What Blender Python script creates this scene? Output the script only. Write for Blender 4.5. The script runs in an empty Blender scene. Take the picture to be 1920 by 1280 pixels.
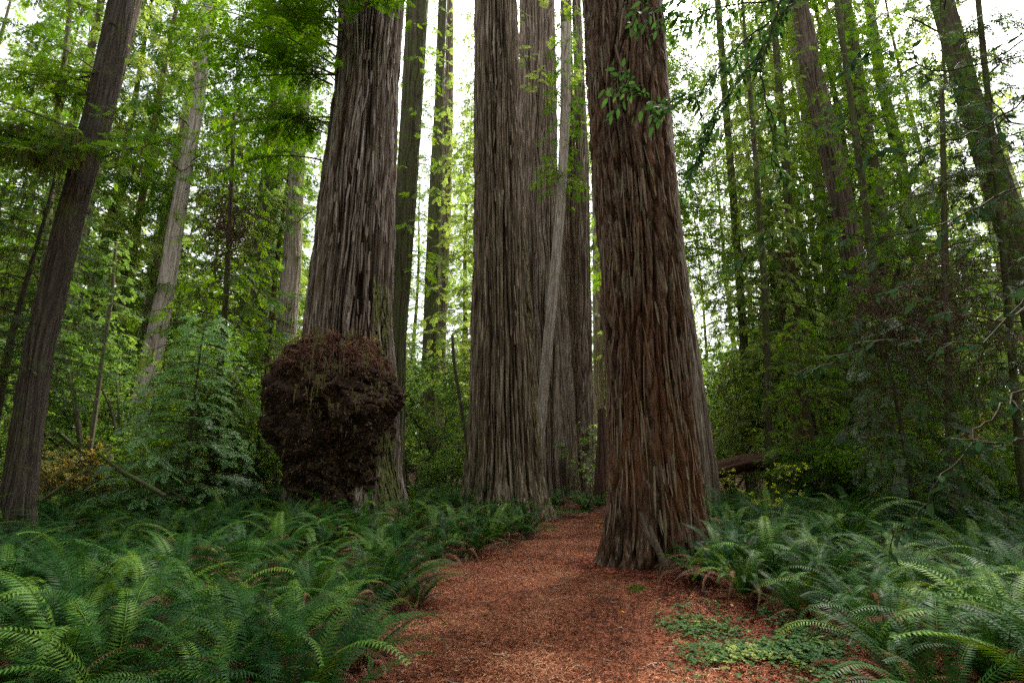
import bpy, math, time
import numpy as np
from math import radians, sin, cos, tan, pi
T0 = time.time()
S = bpy.context.scene
C = S.collection
RNG = np.random.default_rng(7)

# ------------------------------------------------------------------ camera, world, sun
CAM_H = 1.62
F = 950.0
PITCH = radians(13.6)
cd = bpy.data.cameras.new('camera')
cam = bpy.data.objects.new('camera', cd)
C.objects.link(cam)
cd.sensor_width = 36
cd.lens = F / 1920 * 36
cd.clip_start = .05
cd.clip_end = 600
cam.location = (0, 0, CAM_H)
cam.rotation_euler = (radians(90) + PITCH, 0, 0)
S.camera = cam

SUN_EL, SUN_AZ = 56, 35      # azimuth measured clockwise from +Y (ahead of the camera)
w = bpy.data.worlds.new('World')
S.world = w
w.use_nodes = True
nt = w.node_tree
bg = nt.nodes['Background']
sky = nt.nodes.new('ShaderNodeTexSky')
sky.sky_type = 'NISHITA'
sky.sun_disc = False
sky.sun_elevation = radians(SUN_EL)
sky.sun_rotation = radians(SUN_AZ)
sky.dust_density = 4
hs = nt.nodes.new('ShaderNodeHueSaturation')
hs.inputs['Saturation'].default_value = .22
nt.links.new(sky.outputs[0], hs.inputs['Color'])
nt.links.new(hs.outputs[0], bg.inputs[0])
bg.inputs[1].default_value = .15
sd = bpy.data.lights.new('sun', 'SUN')
sd.energy = 2.4
sd.angle = radians(10)
sd.color = (1, .95, .87)
so = bpy.data.objects.new('sun', sd)
C.objects.link(so)
so.rotation_euler = (radians(90 - SUN_EL), 0, radians(180 - SUN_AZ) - pi)
so.rotation_euler = (radians(90 - SUN_EL), 0, -radians(SUN_AZ) + pi)
S.view_settings.view_transform = 'Standard'
S.view_settings.look = 'None'
S.view_settings.exposure = 1.95
S.view_settings.gamma = 1
S.render.engine = 'CYCLES'
S.cycles.max_bounces = 7
S.cycles.diffuse_bounces = 5
S.cycles.glossy_bounces = 2
S.cycles.transmission_bounces = 4
S.cycles.use_denoising = False
S.cycles.sample_clamp_indirect = 6

# ------------------------------------------------------------------ helpers
def at(px, py, Y):
    """world point on the photograph's ray through (px,py), at the vertical plane y=Y"""
    dx, dz = (px - 960) / F, (640 - py) / F
    d = np.array([dx, cos(PITCH) - dz * sin(PITCH), sin(PITCH) + dz * cos(PITCH)])
    t = Y / d[1]
    return np.array([d[0] * t, Y, CAM_H + d[2] * t]), t

GR = np.random.default_rng(3).normal(size=(256, 3)).astype(np.float32)
GR /= np.linalg.norm(GR, axis=1)[:, None]
PERM = np.random.default_rng(4).permutation(256)
PERM = np.concatenate([PERM, PERM, PERM])
def pn(x, y, z, seed=0):
    x = np.asarray(x, np.float32) + seed * 17.3; y = np.asarray(y, np.float32) + seed * 5.1; z = np.asarray(z, np.float32) - seed * 9.7
    x, y, z = np.broadcast_arrays(x, y, z)
    xi = np.floor(x).astype(int); yi = np.floor(y).astype(int); zi = np.floor(z).astype(int)
    xf = x - xi; yf = y - yi; zf = z - zi
    u = xf*xf*xf*(xf*(xf*6-15)+10); v = yf*yf*yf*(yf*(yf*6-15)+10); t = zf*zf*zf*(zf*(zf*6-15)+10)
    r = 0
    for a in (0, 1):
        for b in (0, 1):
            for c in (0, 1):
                h = PERM[PERM[PERM[(xi + a) & 255] + ((yi + b) & 255)] + ((zi + c) & 255)]
                g = GR[h]
                d = g[..., 0]*(xf-a) + g[..., 1]*(yf-b) + g[..., 2]*(zf-c)
                r = r + d * (u if a else 1-u) * (v if b else 1-v) * (t if c else 1-t)
    return r * 1.6
def fbm(x, y, z, o=3, seed=0):
    s = 0; a = 1; f = 1
    for i in range(o):
        s = s + a * pn(x*f, y*f, z*f, seed+i); a *= .5; f *= 2.03
    return s

# path centre and half width, ground height
PC = np.array([(-8, 0), (2.5, .25), (5, .35), (7, .42), (9, .5), (10.5, .9), (12, 1.35), (14, 1.85), (16, 2.6), (18, 3.8), (20, 5.6), (22, 8.5), (26, 14)])
PW = np.array([(2.5, 1.4), (5, 1.4), (7, 1.45), (9, 1.5), (10.5, 1.25), (12, 1.0), (14, .85), (18, .8), (26, .8)])
def path_x(y): return np.interp(y, PC[:, 0], PC[:, 1])
def path_w(y): return np.interp(y, PW[:, 0], PW[:, 1])
def gz(x, y):
    x = np.asarray(x, float); y = np.asarray(y, float)
    z = .10 * pn(x*.22, y*.22, 0*x, 3) + .05 * pn(x*.7, y*.7, 0*x, 5)
    z = z + .09 * np.exp(-(((x-2.3)/1.6)**2 + ((y-8.2)/1.5)**2))
    z = z + .06 * np.exp(-(((x-1.2)/2.6)**2 + ((y-17.5)/2.4)**2)) + .3*np.exp(-(((x+4)/3)**2 + ((y-14.5)/3)**2))
    z = z + .012 * pn(x*3, y*3, 0*x, 8)
    r = np.hypot(x, y)
    return z + np.clip(r - 32, 0, 60) * .02
def path_dist(x, y):
    return np.abs(x - path_x(y)) - path_w(y) - .22*pn(x*.9, y*.9, 0*x, 11) - .08*pn(x*3.1, y*3.1, 0*x, 12)

def newmesh(name, V, Q, mat, tint=None, smooth=False, T=None):
    """mesh from vertices, quads (n,4) and triangles"""
    me = bpy.data.meshes.new(name)
    V = np.asarray(V, np.float32)
    nq = 0 if Q is None else len(Q); ntr = 0 if T is None else len(T)
    me.vertices.add(len(V)); me.vertices.foreach_set('co', V.ravel())
    li = []
    if nq: li.append(np.asarray(Q, np.int32).ravel())
    if ntr: li.append(np.asarray(T, np.int32).ravel())
    li = np.concatenate(li)
    me.loops.add(len(li)); me.loops.foreach_set('vertex_index', li)
    me.polygons.add(nq + ntr)
    st = np.concatenate([np.arange(nq)*4, nq*4 + np.arange(ntr)*3]).astype(np.int32)
    me.polygons.foreach_set('loop_start', st)
    me.update(calc_edges=True)
    if smooth: me.polygons.foreach_set('use_smooth', np.ones(nq+ntr, bool))
    if tint is not None:
        a = me.attributes.new('tint', 'FLOAT', 'POINT')
        a.data.foreach_set('value', np.asarray(tint, np.float32))
    if mat: me.materials.append(mat)
    return me
def link(name, me, parent=None, loc=None):
    o = bpy.data.objects.new(name, me)
    C.objects.link(o)
    if parent: o.parent = parent
    if loc is not None: o.location = loc
    return o
def tag(o, label=None, cat=None, group=None, kind=None):
    if label: o['label'] = label
    if cat: o['category'] = cat
    if group: o['group'] = group
    if kind: o['kind'] = kind
    return o
def thing(name, label, cat, loc, rz=0, group=None):
    o = bpy.data.objects.new(name, None)
    C.objects.link(o); o.location = loc; o.rotation_euler = (0, 0, rz)
    o.empty_display_size = .3
    return tag(o, label, cat, group)

class Acc:
    def __init__(s): s.V = []; s.Q = []; s.t = []; s.n = 0
    def add(s, V, Q, t=0.5):
        V = np.asarray(V, np.float32).reshape(-1, 3)
        s.V.append(V); s.Q.append(np.asarray(Q, np.int64).reshape(-1, 4) + s.n)
        s.t.append(np.broadcast_to(np.asarray(t, np.float32), (len(V),)).copy()); s.n += len(V)
    def inst(s, tv, tq, M, P, t):
        """template instanced by matrices M (n,3,3) whose rows are the axes, at P (n,3)"""
        n = len(P)
        if n == 0: return
        V = np.einsum('kj,njl->nkl', tv, M) + P[:, None, :]
        Q = tq[None] + (np.arange(n) * len(tv))[:, None, None]
        s.add(V.reshape(-1, 3), Q.reshape(-1, 4), np.repeat(t, len(tv)))
    def tube(s, P, R, n=5, t=.5):
        P = np.asarray(P, float); R = np.broadcast_to(np.asarray(R, float), (len(P),))
        d = np.gradient(P, axis=0); d /= np.linalg.norm(d, axis=1)[:, None] + 1e-9
        up = np.where(np.abs(d[:, 2:3]) > .9, np.array([[1., 0, 0]]), np.array([[0, 0, 1.]]))
        a = np.cross(d, up); a /= np.linalg.norm(a, axis=1)[:, None] + 1e-9
        b = np.cross(d, a)
        an = np.arange(n) * 2 * pi / n
        V = P[:, None] + R[:, None, None] * (np.cos(an)[None, :, None]*a[:, None] + np.sin(an)[None, :, None]*b[:, None])
        m = len(P)
        i = np.arange(m-1)[:, None] * n; j = np.arange(n)[None]
        Q = np.stack([i+j, i+(j+1) % n, i+n+(j+1) % n, i+n+j], -1)
        s.add(V, Q, t)
    def mesh(s, name, mat, smooth=False):
        return newmesh(name, np.concatenate(s.V), np.concatenate(s.Q), mat, np.concatenate(s.t), smooth)

def multi(name, parts):
    """one mesh from several (Acc, material) pairs"""
    parts = [p for p in parts if p[0].n]
    V = np.concatenate([v for a, m in parts for v in a.V]); t = np.concatenate([v for a, m in parts for v in a.t])
    Q = []; mi = []; off = 0
    for k, (a, m) in enumerate(parts):
        q = np.concatenate(a.Q); Q.append(q+off); mi.append(np.full(len(q), k)); off += a.n
    me = newmesh(name, V, np.concatenate(Q), None, t)
    for a, m in parts: me.materials.append(m)
    me.polygons.foreach_set('material_index', np.concatenate(mi).astype(np.int32))
    return me
def append_to(o, acc, mat):
    """add an Acc to an object's (all-quad) mesh under its own material"""
    me = o.data; n = len(me.vertices); V = np.empty(n*3, np.float32); me.vertices.foreach_get('co', V)
    L = np.empty(len(me.loops), np.int32); me.loops.foreach_get('vertex_index', L)
    t = np.empty(n, np.float32); me.attributes['tint'].data.foreach_get('value', t)
    mi = np.empty(len(me.polygons), np.int32); me.polygons.foreach_get('material_index', mi)
    sm = np.empty(len(me.polygons), bool); me.polygons.foreach_get('use_smooth', sm)
    q = np.concatenate(acc.Q)
    me2 = newmesh(me.name, np.concatenate([V.reshape(-1, 3)]+acc.V), np.concatenate([L.reshape(-1, 4), q+n]), None, np.concatenate([t]+acc.t))
    for m in me.materials: me2.materials.append(m)
    me2.materials.append(mat)
    me2.polygons.foreach_set('material_index', np.concatenate([mi, np.full(len(q), len(me2.materials)-1)]).astype(np.int32))
    me2.polygons.foreach_set('use_smooth', np.concatenate([sm, np.zeros(len(q), bool)]))
    o.data = me2; nm = me.name; bpy.data.meshes.remove(me); me2.name = nm
def child(t, name): return next(c for c in t.children if c.name.split('.')[0] == name)

def norm(v): return v / (np.linalg.norm(v, axis=-1, keepdims=True) + 1e-9)
def frames(d, up, roll=None, scale=1):
    """rows: x=d, y=side, z=normal"""
    d = norm(d); y = norm(np.cross(up, d)); z = np.cross(d, y)
    if roll is not None:
        c, s_ = np.cos(roll)[:, None], np.sin(roll)[:, None]
        y, z = c*y + s_*z, -s_*y + c*z
    M = np.stack([d, y, z], 1)
    return M * np.asarray(scale).reshape(-1, 1, 1)

# ------------------------------------------------------------------ materials
def nodes(name):
    m = bpy.data.materials.new(name); m.use_nodes = True
    n = m.node_tree; b = n.nodes['Principled BSDF']
    return m, n, b
def N(nt, t, **k):
    n = nt.nodes.new(t)
    for a, v in k.items():
        if a in ('operation', 'blend_type', 'data_type', 'noise_dimensions', 'attribute_name', 'feature', 'musgrave_type'): setattr(n, a, v)
        else: n.inputs[a].default_value = v
    return n
def ramp(nt, fac, stops):
    r = nt.nodes.new('ShaderNodeValToRGB')
    e = r.color_ramp.elements
    while len(e) < len(stops): e.new(.5)
    for q, (p, c) in zip(e, stops):
        q.position = p; q.color = (*c, 1) if len(c) == 3 else c
    nt.links.new(fac, r.inputs[0]); return r
def mixc(nt, fac, a, b, bt='MIX'):
    m = nt.nodes.new('ShaderNodeMix'); m.data_type = 'RGBA'; m.blend_type = bt
    for s_, v in ((m.inputs[0], fac), (m.inputs[6], a), (m.inputs[7], b)):
        if hasattr(v, 'links'): nt.links.new(v, s_)
        elif isinstance(v, (int, float)): s_.default_value = v
        else: s_.default_value = (*v, 1)
    return m.outputs[2]
def coordmap(nt, scale, kind='Object'):
    tc = nt.nodes.new('ShaderNodeTexCoord'); mp = nt.nodes.new('ShaderNodeMapping')
    mp.inputs['Scale'].default_value = scale
    nt.links.new(tc.outputs[kind], mp.inputs[0]); return mp.outputs[0]
def noise(nt, vec, sc, det=4, rough=.6):
    n = nt.nodes.new('ShaderNodeTexNoise'); n.inputs['Scale'].default_value = sc
    n.inputs['Detail'].default_value = det; n.inputs['Roughness'].default_value = rough
    if vec is not None: nt.links.new(vec, n.inputs['Vector'])
    return n.outputs['Fac']

def leaf_mat(name, c0, c1, trans=.35, rough=.5, spec=.35, tcol=None, c2=None):
    """leaf: colour runs from c0 to c1 with the leaf's own tint; some light passes through"""
    m, n, b = nodes(name)
    at_ = N(n, 'ShaderNodeAttribute', attribute_name='tint')
    stops = [(0, c0), (1, c1)] if c2 is None else [(0, c0), (.6, c1), (1, c2)]
    r = ramp(n, at_.outputs['Fac'], stops)
    oi = n.nodes.new('ShaderNodeObjectInfo')
    h = n.nodes.new('ShaderNodeHueSaturation')
    mr = N(n, 'ShaderNodeMapRange'); n.links.new(oi.outputs['Random'], mr.inputs[0]); mr.inputs[3].default_value = .75; mr.inputs[4].default_value = 1.25
    n.links.new(mr.outputs[0], h.inputs['Value'])
    mr2 = N(n, 'ShaderNodeMapRange'); n.links.new(oi.outputs['Random'], mr2.inputs[0]); mr2.inputs[3].default_value = .512; mr2.inputs[4].default_value = .488
    n.links.new(mr2.outputs[0], h.inputs['Hue'])
    n.links.new(r.outputs[0], h.inputs['Color'])
    n.links.new(h.outputs[0], b.inputs['Base Color'])
    b.inputs['Roughness'].default_value = rough
    b.inputs['Specular IOR Level'].default_value = spec
    if trans:
        tr = n.nodes.new('ShaderNodeBsdfTranslucent')
        hh = n.nodes.new('ShaderNodeHueSaturation'); hh.inputs['Value'].default_value = 2.1; hh.inputs['Saturation'].default_value = 1.1; hh.inputs['Hue'].default_value = .482
        n.links.new(h.outputs[0], hh.inputs['Color']); n.links.new(hh.outputs[0], tr.inputs[0])
        mx = n.nodes.new('ShaderNodeMixShader'); mx.inputs[0].default_value = trans
        n.links.new(b.outputs[0], mx.inputs[1]); n.links.new(tr.outputs[0], mx.inputs[2])
        n.links.new(mx.outputs[0], n.nodes['Material Output'].inputs[0])
    return m

def bark_mat(name, ridge, furrow, accent, moss=(.10, .11, .045), mossamt=0.0, k=1.0, bump=.5, zs=.03, lichen=None, lich_thr=.62, red=None):
    m, n, b = nodes(name)
    v = coordmap(n, (k, k, k*zs))
    v2 = coordmap(n, (k, k, k*.12))
    v3 = coordmap(n, (1, 1, 1))
    f1 = noise(n, v, 26, 5, .65); f2 = noise(n, v2, 9, 5, .6); f3 = noise(n, v3, 1.1, 3)
    fine = noise(n, v, 70, 4, .7)
    col = mixc(n, ramp(n, f1, [(.42, (0, 0, 0)), (.66, (1, 1, 1))]).outputs[0], furrow, ridge)
    col = mixc(n, ramp(n, f2, [(.48, (0, 0, 0)), (.68, (1, 1, 1))]).outputs[0], col, accent)
    a = N(n, 'ShaderNodeAttribute', attribute_name='tint')
    col = mixc(n, ramp(n, a.outputs['Fac'], [(.35, (1, 1, 1)), (.85, (0, 0, 0))]).outputs[0], col, furrow)  # shade in the recesses painted into the bark as the darker furrow colour
    if lichen:
        l = noise(n, v2, 13, 5, .7)
        mm = N(n, 'ShaderNodeMath', operation='MULTIPLY'); n.links.new(l, mm.inputs[0])
        ll = ramp(n, f3, [(.3, (.86, .86, .86)), (.7, (1.12, 1.12, 1.12))]); n.links.new(ll.outputs[0], mm.inputs[1])
        col = mixc(n, ramp(n, mm.outputs[0], [(lich_thr-.03, (0, 0, 0)), (lich_thr+.04, (.8, .8, .8))]).outputs[0], col, lichen)
    if red:
        zc = N(n, 'ShaderNodeSeparateXYZ'); n.links.new(v3, zc.inputs[0])
        rr = ramp(n, noise(n, coordmap(n, (2.2, 2.2, .5)), 1.0, 3), [(.42, (0, 0, 0)), (.58, (1, 1, 1))])
        low = ramp(n, zc.outputs['Z'], [(.0, (.2, .2, .2)), (.25, (1, 1, 1)), (1., (.12, .12, .12))])
        mr = N(n, 'ShaderNodeMapRange'); n.links.new(zc.outputs['Z'], mr.inputs[0]); mr.inputs[2].default_value = 4.5
        n.links.new(mr.outputs[0], low.inputs[0])
        col = mixc(n, mixc(n, 1.0, rr.outputs[0], low.outputs[0], 'MULTIPLY'), col, red)
    if mossamt:
        ms = noise(n, v3, 2.3, 6, .7)
        col = mixc(n, ramp(n, ms, [(.62-mossamt*.35, (0, 0, 0)), (.72-mossamt*.3, (.85, .85, .85))]).outputs[0], col, moss)
    vv = ramp(n, fine, [(.3, (.68, .68, .68)), (.7, (1.3, 1.3, 1.3))])
    col = mixc(n, 1.0, col, vv.outputs[0], 'MULTIPLY')
    n.links.new(col, b.inputs['Base Color'])
    b.inputs['Roughness'].default_value = .9; b.inputs['Specular IOR Level'].default_value = .15
    bp = n.nodes.new('ShaderNodeBump'); bp.inputs['Strength'].default_value = bump; bp.inputs['Distance'].default_value = .03
    ad = N(n, 'ShaderNodeMath', operation='ADD'); n.links.new(f1, ad.inputs[0]); n.links.new(fine, ad.inputs[1])
    n.links.new(ad.outputs[0], bp.inputs['Height']); n.links.new(bp.outputs[0], b.inputs['Normal'])
    return m
def plain_mat(name, c0, c1, rough=.9, sc=8, bump=0):
    m, n, b = nodes(name)
    a = N(n, 'ShaderNodeAttribute', attribute_name='tint')
    v = coordmap(n, (1, 1, 1)); f = noise(n, v, sc, 5, .7)
    col = mixc(n, a.outputs['Fac'], c0, c1)
    vv = ramp(n, f, [(.3, (.6, .6, .6)), (.7, (1.35, 1.35, 1.35))])
    n.links.new(mixc(n, 1.0, col, vv.outputs[0], 'MULTIPLY'), b.inputs['Base Color'])
    b.inputs['Roughness'].default_value = rough; b.inputs['Specular IOR Level'].default_value = .2
    if bump:
        bp = n.nodes.new('ShaderNodeBump'); bp.inputs['Strength'].default_value = bump; bp.inputs['Distance'].default_value = .03
        n.links.new(f, bp.inputs['Height']); n.links.new(bp.outputs[0], b.inputs['Normal'])
    return m

M_barkA = bark_mat('bark_grey_brown', (.52, .44, .37), (.045, .025, .017), (.15, .095, .062), mossamt=0, k=.8, bump=.6)
M_barkB = bark_mat('bark_brown_ribs', (.50, .40, .29), (.045, .027, .016), (.17, .115, .07), mossamt=.12, moss=(.12, .115, .05), k=.8, bump=.6)
M_barkG = bark_mat('bark_red_shaggy', (.30, .205, .155), (.045, .022, .014), (.22, .115, .072), k=1.0, bump=1., zs=.085, lichen=(.30, .29, .20), lich_thr=.585, red=(.20, .085, .045))
M_barkC = bark_mat('bark_pale_grey', (.52, .42, .33), (.07, .045, .03), (.22, .155, .11), k=.9, bump=.5)
M_barkW = bark_mat('bark_silver', (.64, .56, .48), (.22, .16, .125), (.38, .30, .235), k=1.0, bump=.4)
M_barkD = bark_mat('bark_bleached', (.64, .57, .49), (.24, .185, .145), (.44, .365, .30), k=1.2, bump=.4)
M_barkM = bark_mat('bark_mossy', (.15, .12, .085), (.06, .045, .03), (.11, .09, .05), mossamt=.55, moss=(.085, .10, .03), k=1.2, bump=.6)
M_barkK = bark_mat('bark_fir', (.13, .105, .085), (.055, .042, .033), (.10, .08, .06), mossamt=.22, k=2.2, bump=.7)
M_barkO = bark_mat('bark_grey_rough', (.24, .175, .135), (.06, .04, .03), (.16, .11, .08), mossamt=.2, k=1.0, bump=.6)
M_barkR = bark_mat('bark_red_brown', (.20, .125, .09), (.085, .045, .03), (.15, .085, .055), k=1.0, bump=.6)
M_twig = plain_mat('twig_bark', (.045, .034, .025), (.12, .11, .06))
M_deadtwig = plain_mat('dead_twig', (.05, .03, .02), (.14, .075, .045))
M_moss = leaf_mat('hanging_moss', (.085, .075, .03), (.19, .18, .075), trans=.3, rough=.9, spec=.05)
M_con = leaf_mat('conifer_green', (.032, .075, .009), (.075, .16, .017), trans=.5, rough=.55, spec=.15, c2=(.15, .23, .03))
M_conA = leaf_mat('conifer_fresh', (.035, .085, .008), (.085, .19, .014), trans=.5, rough=.55, spec=.2, c2=(.16, .27, .03))
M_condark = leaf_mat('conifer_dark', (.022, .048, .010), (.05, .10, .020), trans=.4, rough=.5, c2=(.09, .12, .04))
M_conlight = leaf_mat('conifer_light', (.06, .13, .05), (.11, .23, .085), trans=.35, rough=.45, c2=(.17, .28, .12))
M_confar = leaf_mat('conifer_far', (.06, .105, .022), (.125, .19, .042), trans=.55, rough=.6, spec=.15, c2=(.17, .22, .045))
M_broad = leaf_mat('broad_leaf', (.045, .095, .02), (.10, .18, .038), trans=.52, rough=.5, spec=.25, c2=(.16, .24, .04))
M_laurel = leaf_mat('laurel_leaf', (.028, .065, .018), (.05, .115, .028), trans=.25, rough=.6, spec=.02, c2=(.07, .15, .03))
M_laurelshade = leaf_mat('laurel_leaf_shaded', (.016, .04, .016), (.03, .065, .025), trans=.15, rough=.7, spec=0.)  # darker copy of the laurel leaf, shade put into its colour
M_yel = leaf_mat('autumn_leaf', (.06, .09, .02), (.22, .19, .04), trans=.35, rough=.6, c2=(.60, .36, .07))
M_yelg = leaf_mat('yellow_green_leaf', (.25, .30, .03), (.55, .55, .05), trans=.4, rough=.6)
M_fern = leaf_mat('fern_green', (.006, .028, .005), (.022, .08, .013), trans=.12, rough=.5, spec=.1, c2=(.095, .175, .02))
M_ferndead = leaf_mat('fern_dead', (.07, .03, .016), (.17, .085, .05), trans=.15, rough=.9, spec=.1, c2=(.30, .17, .11))
M_clover = leaf_mat('sorrel_green', (.025, .075, .016), (.075, .16, .035), trans=.3, rough=.6, spec=.1, c2=(.36, .36, .08))

def ground_mat(name, path):
    m, n, b = nodes(name)
    v = coordmap(n, (1, 1, 1)); 
    f1 = noise(n, v, 42, 6, .75); f2 = noise(n, v, 2.2, 4, .6); f3 = noise(n, v, 160, 3, .7)
    if path:
        col = ramp(n, f1, [(.28, (.08, .025, .014)), (.5, (.26, .082, .042)), (.72, (.45, .18, .105))]).outputs[0]
        col = mixc(n, ramp(n, f2, [(.52, (0, 0, 0)), (.7, (.55, .55, .55))]).outputs[0], col, (.075, .04, .03))
    else:
        col = ramp(n, f1, [(.3, (.035, .018, .011)), (.5, (.085, .042, .025)), (.72, (.18, .09, .055))]).outputs[0]
        col = mixc(n, ramp(n, f2, [(.5, (0, 0, 0)), (.62, (.6, .6, .6))]).outputs[0], col, (.035, .03, .014))
    vv = ramp(n, f3, [(.3, (.6, .6, .6)), (.7, (1.35, 1.35, 1.35))])
    n.links.new(mixc(n, 1.0, col, vv.outputs[0], 'MULTIPLY'), b.inputs['Base Color'])
    b.inputs['Roughness'].default_value = .95; b.inputs['Specular IOR Level'].default_value = .15
    bp = n.nodes.new('ShaderNodeBump'); bp.inputs['Strength'].default_value = .9; bp.inputs['Distance'].default_value = .03
    n.links.new(f1, bp.inputs['Height']); n.links.new(bp.outputs[0], b.inputs['Normal'])
    return m
M_ground = ground_mat('forest_floor', False)
M_path = ground_mat('path_duff', True)
M_chip = leaf_mat('duff_sliver', (.04, .012, .008), (.27, .078, .041), trans=0, rough=.9, spec=.06, c2=(.55, .245, .15))

# ------------------------------------------------------------------ ground and path
def grid(xs, ys, zf):
    X, Y = np.meshgrid(xs, ys)
    V = np.stack([X, Y, zf(X, Y)], -1).reshape(-1, 3)
    nx, ny = len(xs), len(ys)
    i = np.arange(ny-1)[:, None]*nx; j = np.arange(nx-1)[None]
    Q = np.stack([i+j, i+j+1, i+nx+j+1, i+nx+j], -1).reshape(-1, 4)
    return V, Q
def spread(lo, hi, core, n1, n2):
    a = np.linspace(core[0], core[1], n1)
    l = core[0] - (core[0]-lo) * np.linspace(1, 0, n2, endpoint=False)**2
    r = core[1] + (hi-core[1]) * (np.linspace(0, 1, n2+1)[1:])**2
    return np.concatenate([l, a, r])
V, Q = grid(spread(-160, 160, (-12, 12), 241, 50), spread(-60, 220, (1, 25), 241, 50), gz)
tag(link('ground', newmesh('ground', V, Q, M_ground, smooth=True)), kind='structure')
ys = np.arange(-6.0, 24, .04)
us = np.linspace(-1, 1, 90)
YY, UU = np.meshgrid(ys, us, indexing='ij')
XX = path_x(YY) + UU*(path_w(YY)+.6)
pdm = path_dist(XX, YY)
ZZ = gz(XX, YY) + .004 + .010*np.clip(-pdm*6, 0, 1)*np.abs(pn(XX*7, YY*7, 0*XX, 21)) - .05*np.clip(pdm*4, 0, 1)
V = np.stack([XX, YY, ZZ], -1).reshape(-1, 3)
nx = len(us); i = np.arange(len(ys)-1)[:, None]*nx; j = np.arange(nx-1)[None]
Q = np.stack([i+j, i+j+1, i+nx+j+1, i+nx+j], -1).reshape(-1, 4)
keep = (pdm.reshape(-1)[Q] < .12).any(1)
tag(link('path', newmesh('path', V, Q[keep], M_path, smooth=True)), kind='structure')

def litter(n, region, mat, name, lmin, lmax, wd, tl=(0, 1), seed=1, label=None):
    r = np.random.default_rng(seed)
    x, y = region(r, n)
    n = len(x)
    a = r.uniform(0, 2*pi, n); tl_ = r.normal(0, .22, n)
    L = r.uniform(lmin, lmax, n)
    d = np.stack([np.cos(a)*np.cos(tl_), np.sin(a)*np.cos(tl_), np.sin(tl_)], 1)
    up = norm(np.stack([r.normal(0, .35, n), r.normal(0, .35, n), np.ones(n)], 1))
    tv = np.array([[-.5, 0, -.03], [0, .5, .05], [.5, .1, -.05], [0.05, -.5, .05]])
    M = frames(d, up); M[:, 0] *= L[:, None]; M[:, 1] *= (wd*r.uniform(.6, 1.5, n))[:, None]; M[:, 2] *= L[:, None]
    P = np.stack([x, y, gz(x, y) + .012 + r.uniform(0, .016, n)], 1)
    tn = r.uniform(0, 1, n)**1.3 + .55*pn(x*1.3, y*1.3, 0*x, 61) + .25*pn(x*4, y*4, 0*x, 62) - .16*np.exp(-(path_dist(x, y)+.95)**2/.12)
    A = Acc(); A.inst(tv, np.array([[0, 1, 2, 3]]), M, P, np.clip(tn, 0, 1)*(tl[1]-tl[0])+tl[0])
    return tag(link(name, A.mesh(name, mat)), kind='stuff', label=label)
def reg_path(r, n):
    y = 3.6 + (19-3.6)*r.uniform(0, 1, n)**1.7; x = path_x(y) + r.uniform(-1, 1, n)*(path_w(y)+.5)
    k = path_dist(x, y) < .1*r.normal(0, 1, n); return x[k], y[k]
def reg_side(r, n):
    y = 3.4 + 14*r.uniform(0, 1, n)**1.7; x = r.uniform(-1, 1, n)*(y*.95); m_ = r.uniform(0, 1, n) < .35; x = np.where(m_, r.normal(2.5, .9, n), x); y = np.where(m_, r.uniform(4, 8.8, n), y)
    k = path_dist(x, y) > -.1; return x[k], y[k]
litter(130000, reg_path, M_chip, 'needle_litter', .025, .09, .0065, seed=2, label='red brown needle and bark litter covering the path')
litter(120000, reg_side, M_chip, 'fallen_leaves', .02, .09, .009, tl=(.05, .8), seed=3, label='dull brown litter under the ferns')
def reg_ring(r, n):
    a = r.uniform(0, 2*pi, n); d = 1.0+np.abs(r.normal(0, .28, n)); return 2.48+np.cos(a)*d, 8.6+np.sin(a)*d
litter(9000, reg_ring, M_chip, 'bark_duff', .04, .16, .011, tl=(0, .75), seed=5, label='bark shards piled round the foot of the shaggy redwood')
def reg_ringB(r, n):
    a = r.uniform(-pi, 0, n); d = 1.55+np.abs(r.normal(0, .35, n)); return -.05+np.cos(a)*d, 16.2+np.sin(a)*d
litter(5000, reg_ringB, M_chip, 'bark_duff', .05, .18, .014, tl=(0, .75), seed=6, label='bark shards round the foot of the ribbed redwood')
def twig_litter():
    r = np.random.default_rng(15); A = Acc()
    for i in range(420):
        y = 3.8+14*r.uniform()**1.6; x = float(path_x(y))+r.uniform(-1, 1)*(float(path_w(y))+.5); a = r.uniform(0, 6.28); l = r.uniform(.06, .26); P = []
        for j in range(4): P.append([x, y, float(gz(x, y))+.018+r.uniform(0, .012)]); a += r.normal(0, .35); x += cos(a)*l/3; y += sin(a)*l/3
        A.tube(P, np.linspace(.005, .002, 4)*r.uniform(.6, 1.6), 4, r.uniform(0, 1))
    tag(link('twig_litter', A.mesh('twig_litter', plain_mat('litter_twig', (.05, .03, .022), (.34, .25, .18)))), 'small broken twigs scattered over the red path', None, None, 'stuff')
twig_litter()
print('ground', time.time()-T0)

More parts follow.
